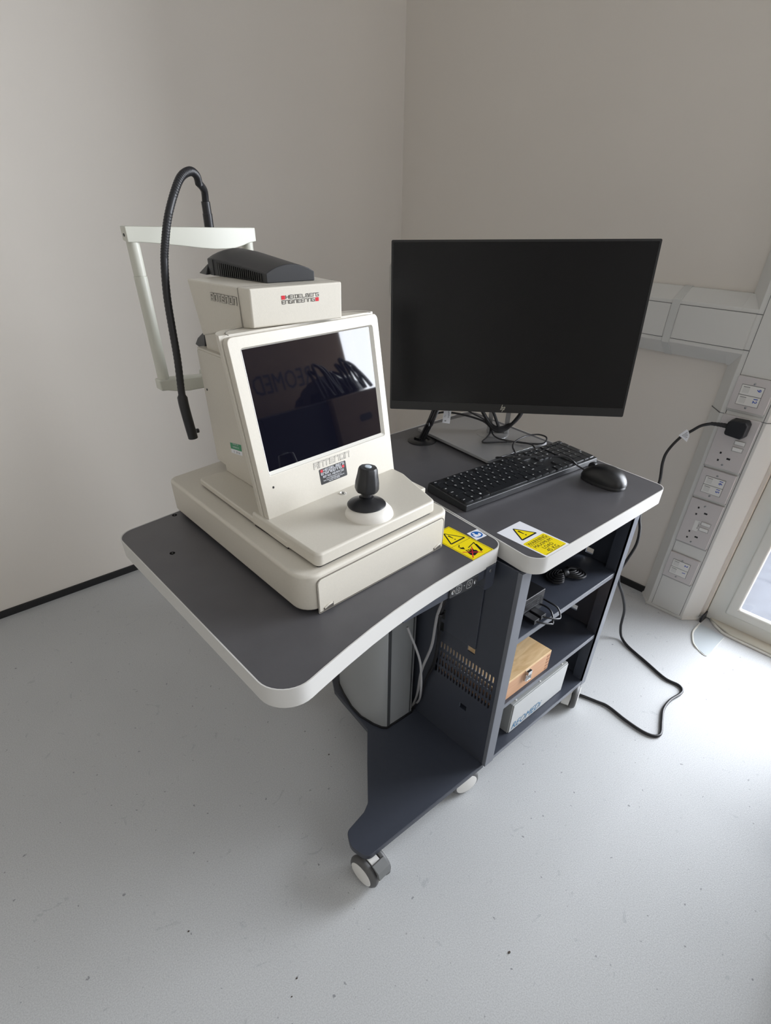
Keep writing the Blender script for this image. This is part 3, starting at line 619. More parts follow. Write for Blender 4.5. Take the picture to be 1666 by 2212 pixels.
# body column behind the display
body = part('body_column', MB().hexa([(.403,.700,.7455),(.565,.700,.7455),(.575,.886,.7455),(.403,.886,.7455),(.403,.735,.9445),(.565,.735,.9445),(.575,.912,.9445),(.403,.912,.9445)])
     .hexa([(.4035,.780,.7465),(.57,.780,.7465),(.57,.945,.7465),(.4155,.945,.7465),(.4035,.780,.9425),(.57,.780,.9425),(.57,.925,.9425),(.4060,.925,.9425)]), cream, ins, bevel=.002)
part('body_ledge', MB().box(.4045,.565,.76,.918,.9440,.9475), cream, ins, bevel=.001)
part('neck', MB().box(.412,.552,.76,.898,.945,.982), cream, ins, bevel=.001)
FSd = (V3((.4030,0,0)), V3((0,-1,0)), V3((0,0,1)), V3((-1,0,0)))
g = MB().prism([(-.852,.790),(-.8135,.7955),(-.8125,.8145),(-.852,.8080)], 0, .0002, 0, FSd).prism([(-.852,.7975),(-.8132,.8030),(-.8125,.8145),(-.852,.8080)], .0001, .0003, 1, FSd)
g.text('PROPERTY OF', .0032, FSd, -.8325, .8085, 0, .0004, 0, align='CENTER', rot=.14).text('13   28 106', .0052, FSd, -.832, .7945, 0, .0003, 2, align='CENTER', rot=.14).text('ALDERLEY LTD', .0034, FSd, -.8325, .8035, 0, .0004, 0, align='CENTER', rot=.14)
part('property_sticker', g, [paper, greeni, ink], body, label='small green and white property sticker')
part('side_screw', MB().lathe((.4040,.907,.883), (-1,0,0), [(.0018,0),(.0018,.0010)], 10), ink, body)
# head unit
hd = [(.403,.722),(.547,.7125),(.5475,.735),(.560,.875),(.3865,.868),(.3975,.742)]
def headpoly(z): return [(x, y, z) for x, y in hd]
g = MB(); vs = [(.403,.7229,1.0008),(.547,.7133,1.0008),(.5475,.735,1.0008),(.556,.862,.975),(.392,.860,.974),(.3982,.742,.9995)] + [(.403,.7215,1.0475),(.547,.7115,1.0475),(.5475,.735,1.0475),(.560,.880,1.0475),(.3860,.868,1.0475),(.3972,.742,1.0475)]
g.add(vs, [(5,4,3,2,1,0),(6,7,8,9,10,11)]+[(i, (i+1) % 6, 6+(i+1) % 6, 6+i) for i in range(6)])
head = part('head_unit', g, cream, ins, bevel=.0022, seg=3, smooth=30)
g = MB().hexa([(.3965,.7413,1.000),(.40,.7413,1.000),(.40,.7421,1.000),(.3965,.7421,1.000),(.3966,.7413,1.047),(.40,.7413,1.047),(.40,.7421,1.047),(.3966,.7421,1.047)])
g.hexa([(.3985,.7422,1.0473),(.5478,.7343,1.0473),(.5478,.7350,1.0473),(.3985,.7429,1.0473),(.3985,.7422,1.0478),(.5478,.7343,1.0478),(.5478,.7350,1.0478),(.3985,.7429,1.0478)])
part('head_seam', g, MATS['groove_shadow_plastic'], head)
Uh = (V3((.547,.7125,0))-V3((.403,.722,0))).normalized(); Vh = V3((0,-.002,.0625)).normalized(); FH = (V3((.403,.7232,.985)), Uh, Vh, Uh.cross(Vh))
g = MB(); he_logo(g, FH, .0465, .0410, .0585, .0108, 0, 1); part('maker_lettering', g, [ink, redi], head)
pa, pb = V3((.3872,.860,0)), V3((.3970,.745,0)); Us = (pb-pa).normalized(); pa2, pb2 = V3((.392,.860,.974)), V3((.3985,.742,.985))
Us = (V3((.3972,.742,1.0475))-V3((.3860,.868,1.0475))).normalized(); Vs = V3((-.0012,.006,.0625)); Vs = (Vs-Us*Vs.dot(Us)).normalized(); FHs = (V3((.3860,.868,1.0475)), Us, Vs, Us.cross(Vs))
part('product_lettering', outlined((FHs[0]+FHs[3]*.0005, FHs[1], FHs[2], FHs[3]), .058, -.0205, .0078, .062, .0022), [inkgrey, cream], head)
# black vent hood on the head
def hood_sec(p0, p1, z0, zs, zt, n=9):
    a, b = V3((*p0,0)), V3((*p1,0)); P = [V3((a.x,a.y,z0)), V3((a.x,a.y,zs))]
    for k in range(1, n): t = k/n; P.append(a.lerp(b, t)+V3((0,0,zs+(zt-zs)*math.sin(PI*t)**.85)))
    P += [V3((b.x,b.y,zs)), V3((b.x,b.y,z0))]; return P
secs = [hood_sec((.4510,.7555),(.5235,.7440),1.0475,1.0590,1.0690), hood_sec((.447,.80),(.523,.792),1.0475,1.0630,1.0735), hood_sec((.442,.85),(.522,.845),1.0475,1.0670,1.0790), hood_sec((.436,.882),(.520,.880),1.0475,1.0690,1.0810), hood_sec((.4365,.897),(.520,.895),1.0475,1.0680,1.0790)]
g = MB(); k = len(secs[0]); g.add([p for s in secs for p in s], [tuple(range(k)), tuple(range(5*k-1, 4*k-1, -1))]+[(i*k+j, i*k+(j+1) % k, (i+1)*k+(j+1) % k, (i+1)*k+j) for i in range(4) for j in range(k)])
hood = part('vent_hood', g, hoodm, ins, bevel=.0012, smooth=40, label='black domed vent hood')
g = MB(); 
for i in range(22):
    t = i/21; y = .872-.104*t; x = .4375+(.4505-.4375)*((.882-y)/.1265); zt = 1.0652-.0068*t
    g.box(x-.0006, x+.004, y-.0021, y+.0002, 1.0492, zt, 1 if i else 1)
part('vent_slots', g, [ink, ink], hood)
part('hood_seam', MB().hexa([(.4355,.8795,1.048),(.441,.8795,1.048),(.441,.8803,1.048),(.4355,.8803,1.048),(.4358,.8795,1.068),(.441,.8795,1.068),(.441,.8803,1.068),(.4358,.8803,1.068)]), ink, hood)
part('lens_cowl', MB().hexa([(.431,.897,1.0475),(.515,.895,1.0475),(.515,.925,1.0475),(.433,.925,1.0475),(.437,.897,1.061),(.515,.895,1.061),(.515,.900,1.061),(.437,.900,1.061)]), black, ins, bevel=.001)
part('lens_guard', MB().hexa([(.416,.915,.938),(.545,.915,.938),(.545,.955,.944),(.418,.955,.944),(.416,.905,.972),(.545,.905,.972),(.545,.945,.956),(.418,.940,.956)]), hoodm, ins, bevel=.002)
# head frame for the patient
YC = 1.03
BAR = [(0,1.0835),(.10,1.083),(.24,1.080),(.38,1.0765),(.50,1.073),(.62,1.0705),(.72,1.0700),(.80,1.0705),(.87,1.0735),(.93,1.077),(1,1.0785)]
def interp(t, T):
    for (a, x), (b, y) in zip(T[:-1], T[1:]):
        if t <= b+1e-9: return x+(y-x)*(t-a)/(b-a)
g = MB(); top = 1.1045; sec = []
for k in range(25):
    t = k/24; x = .373+.229*t; bow = -.030*math.sin(PI*t)**1.0 if 0 < t < 1 else 0; low = interp(t, BAR)
    zt = top-.0055*t
    sec.append([(x,YC+bow*.0-.012*math.sin(PI*t),low),(x,YC-.012*math.sin(PI*t),zt),(x,YC+.020-.012*math.sin(PI*t)*.6,zt),(x,YC+.020-.012*math.sin(PI*t)*.6,low+.002)])
g.add([p for s in sec for p in s], [(0,1,2,3),(99,98,97,96)]+[(i*4+j, i*4+(j+1) % 4, (i+1)*4+(j+1) % 4, (i+1)*4+j) for i in range(24) for j in range(4)])
hf = part('head_frame', g, cream2, ins, bevel=.0015, smooth=40, label='pale patient head frame')
part('forehead_strap_screw', MB().lathe((.3732,YC+.009,1.093), (-1,0,0), [(.0022,0),(.0022,.0012)], 10), ink, hf)
def upright(x, zt, zm, zb, w=.0195):
    g = MB(); r = w/2; el = lambda z, s=1.0: [(x+math.cos(2*PI*k/24)*r*s, YC+.010+math.sin(2*PI*k/24)*r*1.1*s, z) for k in range(24)]
    rows = [el(zt), el(zm+.0006), el(zm+.0004,.93), el(zm-.0004,.93), el(zm-.0006,1.06), el(zb,1.02)]
    g.add([p for e in rows for p in e], [tuple(range(24)), tuple(range(6*24-1, 5*24-1, -1))]+[(i*24+j, i*24+(j+1) % 24, (i+1)*24+(j+1) % 24, (i+1)*24+j) for i in range(5) for j in range(24)]); return g
part('upright', upright(.384, 1.090, 1.0375, .862), cream2, hf, smooth=40)
part('upright', upright(.5885, 1.082, 1.035, .862), cream2, hf, smooth=40)
g = MB()
for x0, xe in ((.371,.470), (.603,.515)):
    s = 1 if xe > x0 else -1; P = []
    for k in range(9):
        t = k/8; x = x0+(xe-x0)*t; dy = .0 if t < .2 else -.028*(t-.2); zl = .856+.004*abs(1-2*t)-(.002 if .2<t<.9 else 0); zh = .8785-.001*t
        P.append([(x,YC-.002+dy,zl),(x,YC-.002+dy,zh),(x,YC+.021+dy,zh),(x,YC+.021+dy,zl)])
    o_ = len(g.v); g.add([p for s_ in P for p in s_], [(0,1,2,3),(35,34,33,32)]+[(i*4+j, i*4+(j+1) % 4, (i+1)*4+(j+1) % 4, (i+1)*4+j) for i in range(8) for j in range(4)])
part('lower_arm', g, cream2, hf, bevel=.003, seg=3, smooth=40)
part('arm_mount', MB().hexa([(.448,.94,.854),(.53,.94,.854),(.53,1.045,.854),(.452,1.045,.854),(.452,.94,.882),(.53,.94,.882),(.53,1.045,.882),(.456,1.045,.882)]), cream2, hf, bevel=.002)
# gooseneck fixation lamp
gn = part('gooseneck', MB().tube([(.4995,1.012,1.158),(.4925,1.002,1.168),(.478,.992,1.1725),(.457,.982,1.165),(.437,.972,1.145),(.4165,.962,1.117),(.401,.952,1.089),(.3885,.942,1.061),(.378,.932,1.02),(.3715,.922,.977),(.3655,.912,.933),(.3585,.906,.888)], .0060, 20, 0, 16, .92), rubber, ins, smooth=24)
part('gooseneck_tip', MB().tube([(.3590,.9062,.892),(.3560,.901,.872),(.3572,.901,.848),(.3600,.901,.812)], lambda t: .0058 if t < .22 else .0082, 16).lathe((.368,.9005,.8225), (1,-.2,0), [(.0036,0),(.0036,.004),(.002,.005)], 14), black, gn, smooth=50)
part('gooseneck_base', MB().tube([(.5145,1.030,1.095),(.5140,1.028,1.1195)], .0078, 16, 0, 0).tube([(.5140,1.028,1.119),(.5135,1.027,1.1355)], .0071, 16, 0, 0).tube([(.5135,1.027,1.135),(.5110,1.021,1.150),(.4985,1.011,1.1592)], .0057, 14), black, gn, smooth=40)

# ------------------------------------------------------------------ monitor
mon = thing('computer_monitor', 'large black flat computer monitor with a switched-off screen on a square silver stand', 'monitor', (1.09, .82, TZ))
ym, tm, rm = -.881, .107, .022
u0 = V3((math.cos(ym), math.sin(ym), 0)); n0 = V3((math.sin(ym), -math.cos(ym), 0)); v0 = math.cos(tm)*V3((0,0,1)) - math.sin(tm)*n0
um = math.cos(rm)*u0 + math.sin(rm)*v0; vm = -math.sin(rm)*u0 + math.cos(rm)*v0; nm = um.cross(vm)
FM = (V3((1.0750,.7915,.9120)), um, vm, nm); HW, HH = .2695, .1685
body_m = part('monitor_housing', MB().prism(rrect(-HW,HW,-HH,HH,.003,3), -.016, -.0005, 0, FM).prism(rrect(-HW+.03,HW-.03,-HH+.01,HH-.03,.01,3), -.034, -.016, 0, FM), black, mon, bevel=.001)
part('bezel', MB().ring(rrect(-HW,HW,-HH,HH,.003,3), rrect(-HW+.004,HW-.004,-HH+.0185,HH-.004,.001,3), -.001, .0006, 0, FM), mat('bezel_satin_black', (.008,.008,.009), .35), mon)
part('screen', MB().prism(rrect(-HW+.0038,HW-.0038,-HH+.0183,HH-.0038,.001,3), -.001, .0002, 0, FM), matte, mon, label='switched-off dark screen')
g = MB(); c0, c1 = -HH+.0098, 0
hs = .33
def hpl(pts): return [(x+ (y)*hs-.004, c0+y) for x, y in pts]
g.strokes([hpl([(-.0020,-.0035),(-.0020,.0075)]), hpl([(-.0020,.0028),(.0006,.0028),(.0006,-.0035)]), hpl([(.0034,-.0078),(.0034,.0028),(.0060,.0028),(.0060,-.0035),(.0034,-.0035)])], .0009, FM, .0006, .0009)
part('maker_logo', g, mat('logo_silver', (.62,.60,.50), .3), mon)
pl = [(.9465,.7140),(1.1475,.6960),(1.1770,.9540),(.9760,.9720)]
part('stand_plate', MB().prism(rpoly(pl, .004, 3), TZ+.005, TZ+.0118), silver, mon, bevel=.0008)
part('plate_feet', MB().prism(offset_poly(pl, .012), TZ+.0005, TZ+.0052), rubber, mon)
NC = V3((1.0965,.8095,0)); NF = (NC, u0, V3((0,0,1)), n0)
part('swivel_disc', MB().lathe((1.092,.822,TZ+.0118), (0,0,1), [(.040,0),(.040,.0006),(.039,.0008)], 40), silver, mon)
nk = part('stand_neck', MB().obox(*NF, -.026,-.0155, TZ+.0125,.94, -.024,-.009).obox(*NF, .0155,.026, TZ+.0125,.94, -.024,-.009).obox(*NF, -.026,.026,.84,.95,-.026,-.011).obox(*NF, -.026,.026,TZ+.0125,TZ+.018,-.024,-.012), silver, mon, bevel=.001)
# cables at the back of the monitor
cb = thing('monitor_cable_bundle', 'tied black cables dropping from the monitor into the worktop grommet, with a paper tag', 'cable', (.95, .93, TZ))
for i, (dx, dy) in enumerate(((0,0),(.006,.003),(-.004,.005),(.003,-.005))):
    part('cable', MB().tube([(1.02+dx,.92+dy,.80),(.978+dx,.905+dy,.757),(.957+dx*.8,.903+dy,.725),(.952+dx*.7,.915+dy,.695),(.948+dx,.931+dy,.660)], .0034, 8), rubber, cb)
part('cable_tie', MB().lathe((.9545,.910,.7065), (.1,-.4,1), [(.0088,0),(.0088,.004)], 14).box(.944,.947,.902,.905,.706,.714), rubber, cb)
part('cable', MB().tube([(.960,.915,.715),(.984,.921,.722),(1.005,.905,.7265),(1.035,.872,.722),(1.070,.838,.708),(1.085,.820,.69)], .0024, 8), rubber, cb)
part('cable', MB().tube([(1.030,.885,.745),(1.046,.862,.729),(1.066,.842,.716),(1.086,.822,.70)], .0020, 8), rubber, cb)
for k, r in ((0,.0044),(1,.0044),(2,.003)):
    part('cable', MB().tube([(1.155,.785,.775),(1.137+.003*k,.776,.737),(1.125+.004*k,.783,.712),(1.110+.002*k,.795,.692+.004*k),(1.094,.808,.687+.004*k),(1.083,.823,.697+.003*k),(1.070,.838,.725),(1.055,.860,.765)], r, 8), rubber, cb)
part('cable', MB().tube([(1.068,.845,.76),(1.083,.824,.735),(1.093,.812,.705),(1.098,.806,.688)], .0036, 8), rubber, cb)
g = MB().hexa([(.9975,.9075,.702),(1.0105,.8945,.700),(1.0107,.8947,.700),(.9977,.9077,.702),(.9995,.9065,.735),(1.0125,.8935,.735),(1.0127,.8937,.735),(.9997,.9067,.735)])
Ut = V3((.7071,-.7071,0)); FTg = (V3((.9982,.9068,.702)), Ut, V3((0,0,1)), V3((-.7071,-.7071,0)))
g.text('R', .007, FTg, .0085, .003, 0, .0004, 1, rot=PI/2).text('DisplayPort', .0045, FTg, .0145, .012, 0, .0004, 1, rot=PI/2).text('F L', .0045, FTg, .0060, .014, 0, .0004, 1, rot=PI/2)
part('paper_tag', g, [paper, ink], cb, label='small white paper tag')

# ------------------------------------------------------------------ keyboard and mouse
KA = -.075; kb = thing('computer_keyboard', 'slim black full-size keyboard in front of the monitor', 'keyboard', (.7365,.5925,TZ), KA)
KU = V3((math.cos(KA), math.sin(KA), 0)); KV0 = V3((-math.sin(KA), math.cos(KA), 0)); tlt = .055
KV = KV0*math.cos(tlt)+V3((0,0,math.sin(tlt))); KN = KU.cross(KV); KO = V3((.7365,.5925,TZ)); KL, KD = .415, .114
P = lambda a, b, c: KO+KU*a+KV0*b+V3((0,0,c))
part('case', MB().hexa([P(0,0,.001),P(KL,0,.001),P(KL,KD,.001),P(0,KD,.001),P(.001,.001,.0135),P(KL-.001,.001,.0135),P(KL-.001,KD-.001,.0135+KD*.055),P(.001,KD-.001,.0135+KD*.055)]), kbm, kb, bevel=.0018, seg=3)
KF = (KO+V3((0,0,.0137)), KU, KV, KN)
u = (KL-.010)/22.5; rowh = (KD-.014)/5.72; keys = []
def row(y, h, xs):                  # xs: list of (x, width, legend)
    for x, w, t in xs: keys.append((x, y, w, h, t))
def seq(x, items): 
    out = []
    for it in items:
        t, w = it if isinstance(it, tuple) else (it, 1)
        if t is not None: out.append((x, w, t))
        x += w
    return out
row(5.15, .62, seq(0, ['Esc',(None,1),'f1','f2','f3','f4',(None,.5),'f5','f6','f7','f8',(None,.5),'f9','f10','f11','f12']) + seq(15.25, ['prt','scr','pau']) + seq(18.5, ['o','-','+','o']))
row(4.0, 1, seq(0, ['`','1','2','3','4','5','6','7','8','9','0','-','=',('bksp',2)]) + seq(15.25, ['ins','hm','pu']) + seq(18.5, ['num','/','*','-']))
row(3.0, 1, seq(0, [('tab',1.5),'Q','W','E','R','T','Y','U','I','O','P','[',']']) + seq(15.25, ['del','end','pd']) + seq(18.5, ['7','8','9']))
row(2.0, 1, seq(0, [('caps',1.75),'A','S','D','F','G','H','J','K','L',';','@','#',('enter',1.25)]) + seq(18.5, ['4','5','6']))
row(1.0, 1, seq(0, [('^',1.25),'\\','Z','X','C','V','B','N','M',',','.','/',('shift',2.75)]) + seq(16.25, ['^']) + seq(18.5, ['1','2','3']))
row(0.0, 1, seq(0, [('ctrl',1.25),('fn',1.25),('#w',1.25),(' ',6.25),('alt',1.25),('alt',1.25),('=',1.25),('ctrl',1.25)]) + seq(15.25, ['<','v','>']) + seq(18.5, [('0',2),'.']))
keys.append((21.5, 2.0, 1, 2, '+')); keys.append((21.5, 0.0, 1, 2, 'ent'))
def key_mb(g, x, y, w, h, t):
    x0, x1, y0, y1 = .005+x*u+.0008, .005+(x+w)*u-.0008, .007+y*rowh+.0007, .007+(y+h)*rowh-.0007
    q = rrect(x0, x1, y0, y1, .0012, 2); g.prism(q, 0, .0026, 0, KF, .965)
    if t == '#w':
        for a in (0, 1):
            for b in (0, 1): g.prism([(x0+.003+a*.0021,y1-.0068+b*.0021),(x0+.0049+a*.0021,y1-.0068+b*.0021),(x0+.0049+a*.0021,y1-.0049+b*.0021),(x0+.003+a*.0021,y1-.0049+b*.0021)], .0026, .0028, 1, KF)
    elif t != ' ': g.text(t, .0050 if len(t) < 3 else .0038, KF, x0+.0028, y1-.0060, 0, .0028, 1, bold=.00012)
keys.sort(key=lambda k: -(k[2]*k[3]) + .02*k[1])
for kx in keys[:100]:
    g = MB(); key_mb(g, *kx); part('key', g, [keym, legend], kb)
g = MB()
for kx in keys[100:]: key_mb(g, *kx)
part('remaining_keys', g, [keym, legend], kb, stuff=True)
part('keyboard_cable', MB().tube([(1.010,.686,.6765),(1.016,.694,.684),(1.035,.716,.687),(1.065,.732,.688),(1.111,.736,.689),(1.1415,.722,.690),(1.142,.698,.689),(1.120,.690,.6825),(1.1,.7105,.6805),(1.081,.740,.6810),(1.048,.767,.6805),(1.019,.792,.6800),(1.050,.806,.6805),(1.078,.819,.684),(1.086,.828,.70)], .0019, 8), rubber, kb)
ms = thing('computer_mouse', 'black wired computer mouse at the right end of the keyboard', 'mouse', (1.065,.497,TZ))
ma = -.08; MX, MY = 1.064, .495
def mouse_shell(dz0, hgt, sc=1.0, mtop=True):
    g = MB(); nu, nv = 28, 10; A = V3((math.cos(ma), math.sin(ma), 0)); B = V3((-A.y, A.x, 0)); vs = []; C = V3((MX,MY,TZ+dz0))
    for j in range(nv+1):
        ph = PI/2*j/nv
        for i in range(nu):
            th = 2*PI*i/nu; c, s_ = math.cos(th), math.sin(th); k = (abs(c)**2.6+abs(s_)**2.6)**(-1/2.6)
            r = math.cos(ph)**.55 if ph < PI/2-.01 else 0; a = c*k*.0285*r*sc; b = s_*k*.0505*r*sc
            z = hgt*(math.sin(ph))*(1.0-.30*(b/.0505+.15)**2)
            vs.append(C+A*a+B*b+V3((0,0,max(z,0))))
    fs = [(j*nu+i, j*nu+(i+1) % nu, (j+1)*nu+(i+1) % nu, (j+1)*nu+i) for j in range(nv) for i in range(nu)]+[tuple(range(nu-1,-1,-1))]
    g.add(vs, fs); return g
ma = .95+PI/2-PI/2
ma = -.62+PI/2-.0
ma = -.08
part('mouse_body', mouse_shell(.007, .030), mat('mouse_top', (.009,.009,.010), .38), ms, smooth=60)
part('mouse_base', mouse_shell(.001, .020, .985), rubber, ms, smooth=60)
A_ = V3((math.cos(ma), math.sin(ma), 0)); B_ = V3((-A_.y, A_.x, 0)); MC = V3((MX,MY,TZ))
part('mouse_wheel', MB().lathe(MC+B_*.032+V3((0,0,.0260))-A_*.004, A_, [(.0085,0),(.0095,.001),(.0095,.007),(.0085,.008)], 20), rubber, ms)
part('button_split', MB().tube([MC+B_*.0495+V3((0,0,.0190)), MC+B_*.030+V3((0,0,.0305)), MC+B_*.004+V3((0,0,.0360))], .0006, 6), ink, ms)
part('mouse_cable', MB().tube([MC+B_*.050+V3((0,0,.012)), (1.064,.562,.683), (1.058,.572,.692), (1.050,.590,.6975), (1.022,.614,.6975), (1.0,.630,.6975), (.972,.650,.6980), (.955,.668,.6955), (.955,.697,.688),(.970,.706,.6800),(1.010,.700,.6795),(1.062,.677,.6830),(1.076,.688,.6870),(1.085,.706,.6850),(1.083,.730,.6815),(1.070,.763,.6810),(1.066,.787,.6815),(1.078,.812,.684),(1.088,.826,.70)], .0018, 8), rubber, ms)

# ------------------------------------------------------------------ things on the shelves
wb = thing('wooden_case', 'pale birch wooden case with a chrome latch on the middle shelf', 'box', (.81,.53,.276))
part('lid', MB().box(.700,.894,.4275,.640,.3265,.3325), plywood, wb, bevel=.0008)
part('case_body', MB().box(.700,.894,.4275,.640,.2765,.3265), beech, wb, bevel=.0006)
g = MB()
for k in range(5): g.box(.8805,.8905,.4270,.4274,.2800+.0095*k,.2845+.0095*k)
part('corner_joint', g, mat('end_grain', (.36,.18,.10), .6), wb)
la = part('latch', MB().box(.7955,.8145,.4225,.4275,.300,.318).box(.798,.812,.419,.4275,.3175,.3275).tube([(.797,.4215,.316),(.797,.4205,.302),(.813,.4205,.302),(.813,.4215,.316)], .0013, 8, 0, 0), chrome, wb, bevel=.0008)
part('latch_plate', MB().box(.799,.811,.4218,.4226,.3035,.3145), mat('latch_dark', (.25,.24,.22), .3, metal=1), la)
rb = thing('isolation_transformer_box', 'light grey metal box with blue REOMED lettering on the bottom shelf', 'box', (.91,.52,.113))
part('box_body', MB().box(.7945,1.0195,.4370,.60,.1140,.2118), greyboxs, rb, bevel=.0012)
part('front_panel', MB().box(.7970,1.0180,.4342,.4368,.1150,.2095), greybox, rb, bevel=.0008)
FRb = (V3((.7985,.4341,.1180)), V3((1,0,0)), V3((0,0,1)), V3((0,-1,0)))
part('blue_lettering', MB().text('REOMEDi', .0330, FRb, .0045, .0035, 0, .0003, 0, sx=.86, shear=.30), bluelt, rb, label='blue italic REOMED lettering')
for x in (.814,.908,1.002): part('lid_screw', MB().lathe((x,.4440,.2118), (0,0,1), [(.0030,0),(.0026,.0012),(.001,.0018)], 14), whitem, rb)
pc = thing('small_black_computer', 'small black desktop box with plugs in its front on the top shelf', 'computer', (.79,.55,.462))
part('computer_case', MB().box(.722,.8480,.4520,.640,.4635,.5115), black, pc, bevel=.002, seg=3)
FPc = (V3((.722,.4519,.4635)), V3((1,0,0)), V3((0,0,1)), V3((0,-1,0)))
q = rrect(.05,.114,.018,.036,.001,2)
part('front_recess', MB().strokes([q+[q[0]]], .0006, FPc, 0, .0004, 0).strokes([[(.101,.023),(.101,.031),(.109,.031),(.109,.023),(.101,.023)],[(.07,.030),(.078,.033)]], .0006, FPc, 0, .0004, 0).text('SS', .006, FPc, .083, .024, 0, .0004), mat('dim_marking', (.10,.105,.11), .4), pc)
for i, (x, z) in enumerate(((.790,.4715),(.812,.4730))):
    pgm = part('usb_plug', MB().hexa([(x-.0085,.424,z-.0055),(x+.0085,.424,z-.0055),(x+.0085,.4519,z-.0045),(x-.0085,.4519,z-.0045),(x-.0085,.424,z+.0045),(x+.0085,.424,z+.0045),(x+.0085,.4519,z+.0055),(x-.0085,.4519,z+.0055)]), rubber, pc, bevel=.001)
    part('usb_lead', MB().tube([(x,.4245,z-.0005),(x+.006,.414,z-.001),(x+.022,.405,z-.006),(x+.036+.004*i,.408,z-.012),(x+.046,.421,z+.0015-.001*i),(x+.050-.006*i,.440,z+.005),(x+.046,.470,z+.002),(x+.040,.50,z-.004)], .0019, 8), rubber, pgm)
cc = thing('coiled_cable', 'black power cable coiled and strapped, at the back of the top shelf', 'cable', (.985,.485,.462))
g = MB()
Uc = V3((.93,-.36,0)).normalized(); Vc = V3((.36,.93,0)).normalized(); Oc = V3((.983,.488,.4665))
for k in range(5):
    for s in (-1, 1):
        ln = .043-.0055*k+.004*s; wd = .024-.0048*k; h = .0022*k
        pts = [Oc+Uc*(s*.004)+Vc*(wd*.25)+V3((0,0,h)), Oc+Uc*(s*ln*.55)+Vc*(wd*.9)+V3((0,0,h+.004)), Oc+Uc*(s*ln)+Vc*(wd*.5)+V3((0,0,h+.002)), Oc+Uc*(s*(ln+.004))+V3((0,0,h)), Oc+Uc*(s*ln)-Vc*(wd*.7)+V3((0,0,h)), Oc+Uc*(s*ln*.55)-Vc*wd+V3((0,0,h+.001)), Oc+Uc*(s*.004)-Vc*(wd*.25)+V3((0,0,h))]
        g.tube(pts, .0023, 8)
part('loops', g, rubber, cc)
part('strap', MB().lathe(Oc-Uc*.006+V3((0,0,.006)), Uc, [(.0095,0),(.0100,.001),(.0100,.011),(.0095,.012)], 18), rubber, cc)

# ------------------------------------------------------------------ power cable from the trolley to the wall
pw = thing('power_cable', 'black power cable running across the floor and up to the plug in the wall', 'cable', (1.40,.30,0))
pts = [(1.00,.70,.006),(1.08,.56,.006),(1.135,.462,.006),(1.152,.431,.0045),(1.166,.385,.0045),(1.173,.355,.0045),(1.164,.296,.0045),(1.162,.245,.0045),(1.172,.2165,.0045),(1.193,.210,.0045),(1.236,.228,.0045),(1.282,.246,.0045),(1.330,.250,.0045),(1.376,.2425,.0045),(1.398,.246,.0045),(1.409,.264,.0045),(1.406,.303,.0045),(1.430,.373,.0045),(1.458,.452,.0045),(1.478,.487,.012),(1.470,.496,.050),(1.462,.496,.079),(1.445,.495,.135),(1.420,.505,.195),(1.400,.521,.243),(1.405,.530,.275),(1.425,.530,.30),(1.450,.526,.350),(1.466,.536,.39),(1.480,.554,.426),(1.535,.565,.445),(1.60,.575,.479),(1.632,.596,.530),(1.652,.600,.560),(1.670,.585,.599),(1.680,.564,.622),(1.686,.546,.640),(1.695,.525,.649)]
part('flex', MB().tube(pts, .0042, 10, 0, 6), rubber, pw, smooth=60)
part('strain_relief', MB().tube([(1.695,.527,.649),(1.700,.505,.6505),(1.703,.486,.651)], lambda t: .0046+.0024*t, 14, 0, 6, .9), rubber, pw, smooth=25)
g = MB(); q = rpoly([(-.488,.628),(-.440,.624),(-.434,.632),(-.434,.664),(-.442,.674),(-.478,.672),(-.488,.664)], [.008,.006,.003,.006,.008,.006,.004], 4)
g.prism(q, PN, PN+.030, 0, FT, .93)
part('plug', g, rubber, pw, bevel=.003, seg=3, label='moulded black three-pin plug')
g = MB(); FLb = (V3((1.672,.579,.604)), V3((.18,-.62,.76)).normalized(), V3((-.2,.55,.55)).normalized(), None)
Ul = FLb[1]; Vl = (V3((0,.1,-1))-Ul*V3((0,.1,-1)).dot(Ul)).normalized(); Nl = V3((-1,0,0)); Ol = V3((1.665,.585,.602))
FL_ = (Ol, Ul, Vl, Nl)
g.prism([(0,-.006),(.026,-.007),(.026,.002),(.020,.014),(.006,.024),(.004,.010)], 0, .0004, 0, FL_)
for k, (w, y) in enumerate(((.016,.001),(.013,.0045),(.012,.008),(.008,.012))): g.strokes([[(.007+.001*k,y),(.007+w,y)]], .0011, FL_, .0004, .0006, 1)
part('cable_label', g, [paper, ink], pw, label='white printed label wrapped round the flex')

# ------------------------------------------------------------------ crumbs on the floor
for i, (x, y, s, lb) in enumerate(((.463,.148,.0042,'small dark crumb on the floor at the bottom right of the picture'),(.0202,.586,.0028,'tiny dark speck of dirt on the floor at the far bottom left'),
        (.134,.380,.0028,'tiny brown crumb on the floor near the bottom centre, farther from the lower picture edge'),(.111,.362,.0022,'tiny brown crumb on the floor near the bottom centre, closest to the lower picture edge'),(.479,.744,.0030,'tiny dark splinter on the floor left of the trolley base'))):
    g = MB().prism([(x+s*(.7+.4*((k*7) % 3)/2)*math.cos(2*PI*k/7), y+s*(.6+.5*((k*5) % 4)/3)*math.sin(2*PI*k/7)*.6) for k in range(7)], .0, s*.45, 0, None, .8)
    single('crumb', g, mat('crumb_brown', (.06,.045,.035), .8), lb, 'debris', 'crumbs on the floor')

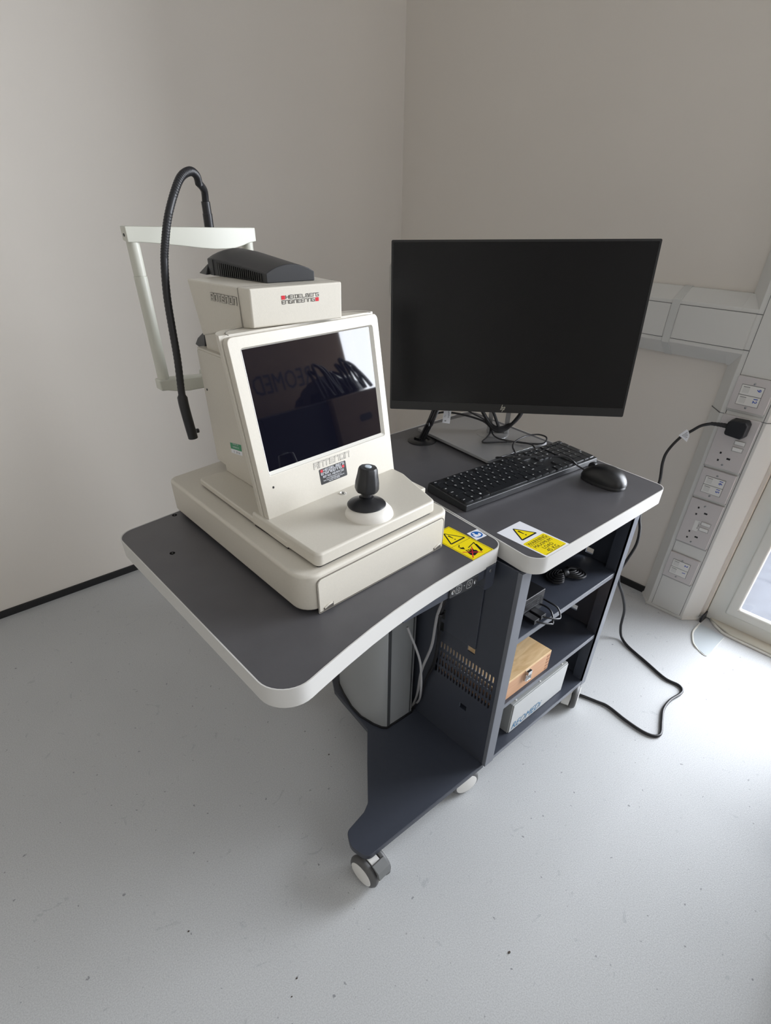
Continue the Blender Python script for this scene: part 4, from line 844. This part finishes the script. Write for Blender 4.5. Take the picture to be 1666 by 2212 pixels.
# ------------------------------------------------------------------ boxes standing beside the camera, seen mirrored in the touch screen
def carton(x0, x1, y0, y1, z0, z1, m, label, extra=None):
    t = thing('packing_box', label, 'box', ((x0+x1)/2, (y0+y1)/2, z0), 0, 'packing boxes beside the camera')
    part('box_shell', MB().box(x0, x1, y0, y1, z0, z1), m, t, bevel=.003)
    part('packing_tape', MB().box((x0+x1)/2-.025, (x0+x1)/2+.025, y0-.0003, y1+.0003, z1, z1+.0006), mat('tape', (.35,.28,.19), .25), t)
    return t
c_a = carton(1.02, 1.325, -.44, -.17, 0.001, .88, navybox, 'tall dark navy packing box standing beside the camera')
c_b = carton(1.335, 1.66, -.42, -.155, 0.001, .88, cardb, 'brown cardboard box with a hand hole, beside the dark box')
FCb = (V3((1.66,-.1545,0)), V3((-1,0,0)), V3((0,0,1)), V3((0,1,0)))
part('hand_hole', MB().prism(rrect(.135,.205,.775,.800,.012,5), 0, .0004, 0, FCb), ink, c_b)
c_c = carton(1.15, 1.765, -.66, -.45, 0.001, 1.23, cardb, 'tall brown cardboard box with dark letters behind the others')  # widened to cover the bright door reflection in the touch screen
FCc = (V3((1.640,-.4495,0)), V3((-1,0,0)), V3((0,0,1)), V3((0,1,0)))
part('printed_letters', MB().text('REOMED', .10, FCc, .09, .955, 0, .0004, 0, sx=.8), mat('dark_blue_print', (.03,.04,.09), .6), c_c)
hp_ = thing('cable_heap', 'heap of black cables spilling from a plastic bag on the brown box', 'cable', (1.46,-.28,.882))
g = MB(); rows = []; nr, nc = 7, 26
for j in range(nr):
    rr = 1-j/(nr-1)
    rows.append([(1.46+.17*(rr**.7)*math.cos(2*PI*k/nc)*(1+.10*math.sin(k*2.3+j)), -.285+.10*(rr**.7)*math.sin(2*PI*k/nc)*(1+.12*math.sin(k*1.7+j*2)), .882+.085*(1-rr**1.6)*(1+.12*math.sin(k*1.9+j*1.3)*rr)) for k in range(nc)])
g.add([p for r in rows for p in r], [tuple(range(nc-1,-1,-1)), tuple(range((nr-1)*nc, nr*nc))]+[(j*nc+k, j*nc+(k+1) % nc, (j+1)*nc+(k+1) % nc, (j+1)*nc+k) for j in range(nr-1) for k in range(nc)])
part('plastic_bag', g, mat('black_bag', (.012,.014,.022), .25), hp_)
for k in range(9):
    x = 1.34+.028*k; w = .022+.010*math.sin(k*2.1); h = .10+.02*math.sin(k*1.3)
    part('cable', MB().tube([(x-w,-.175,.888),(x-w*.8,-.205,.915+h*.4),(x-w*.2,-.235,.888+h),(x+w*.5,-.215,.885+h*.85),(x+w,-.19,.905+h*.2),(x+w*1.3,-.17,.888)], .0055, 8), rubber, hp_)
print('objects', len(bpy.data.objects))
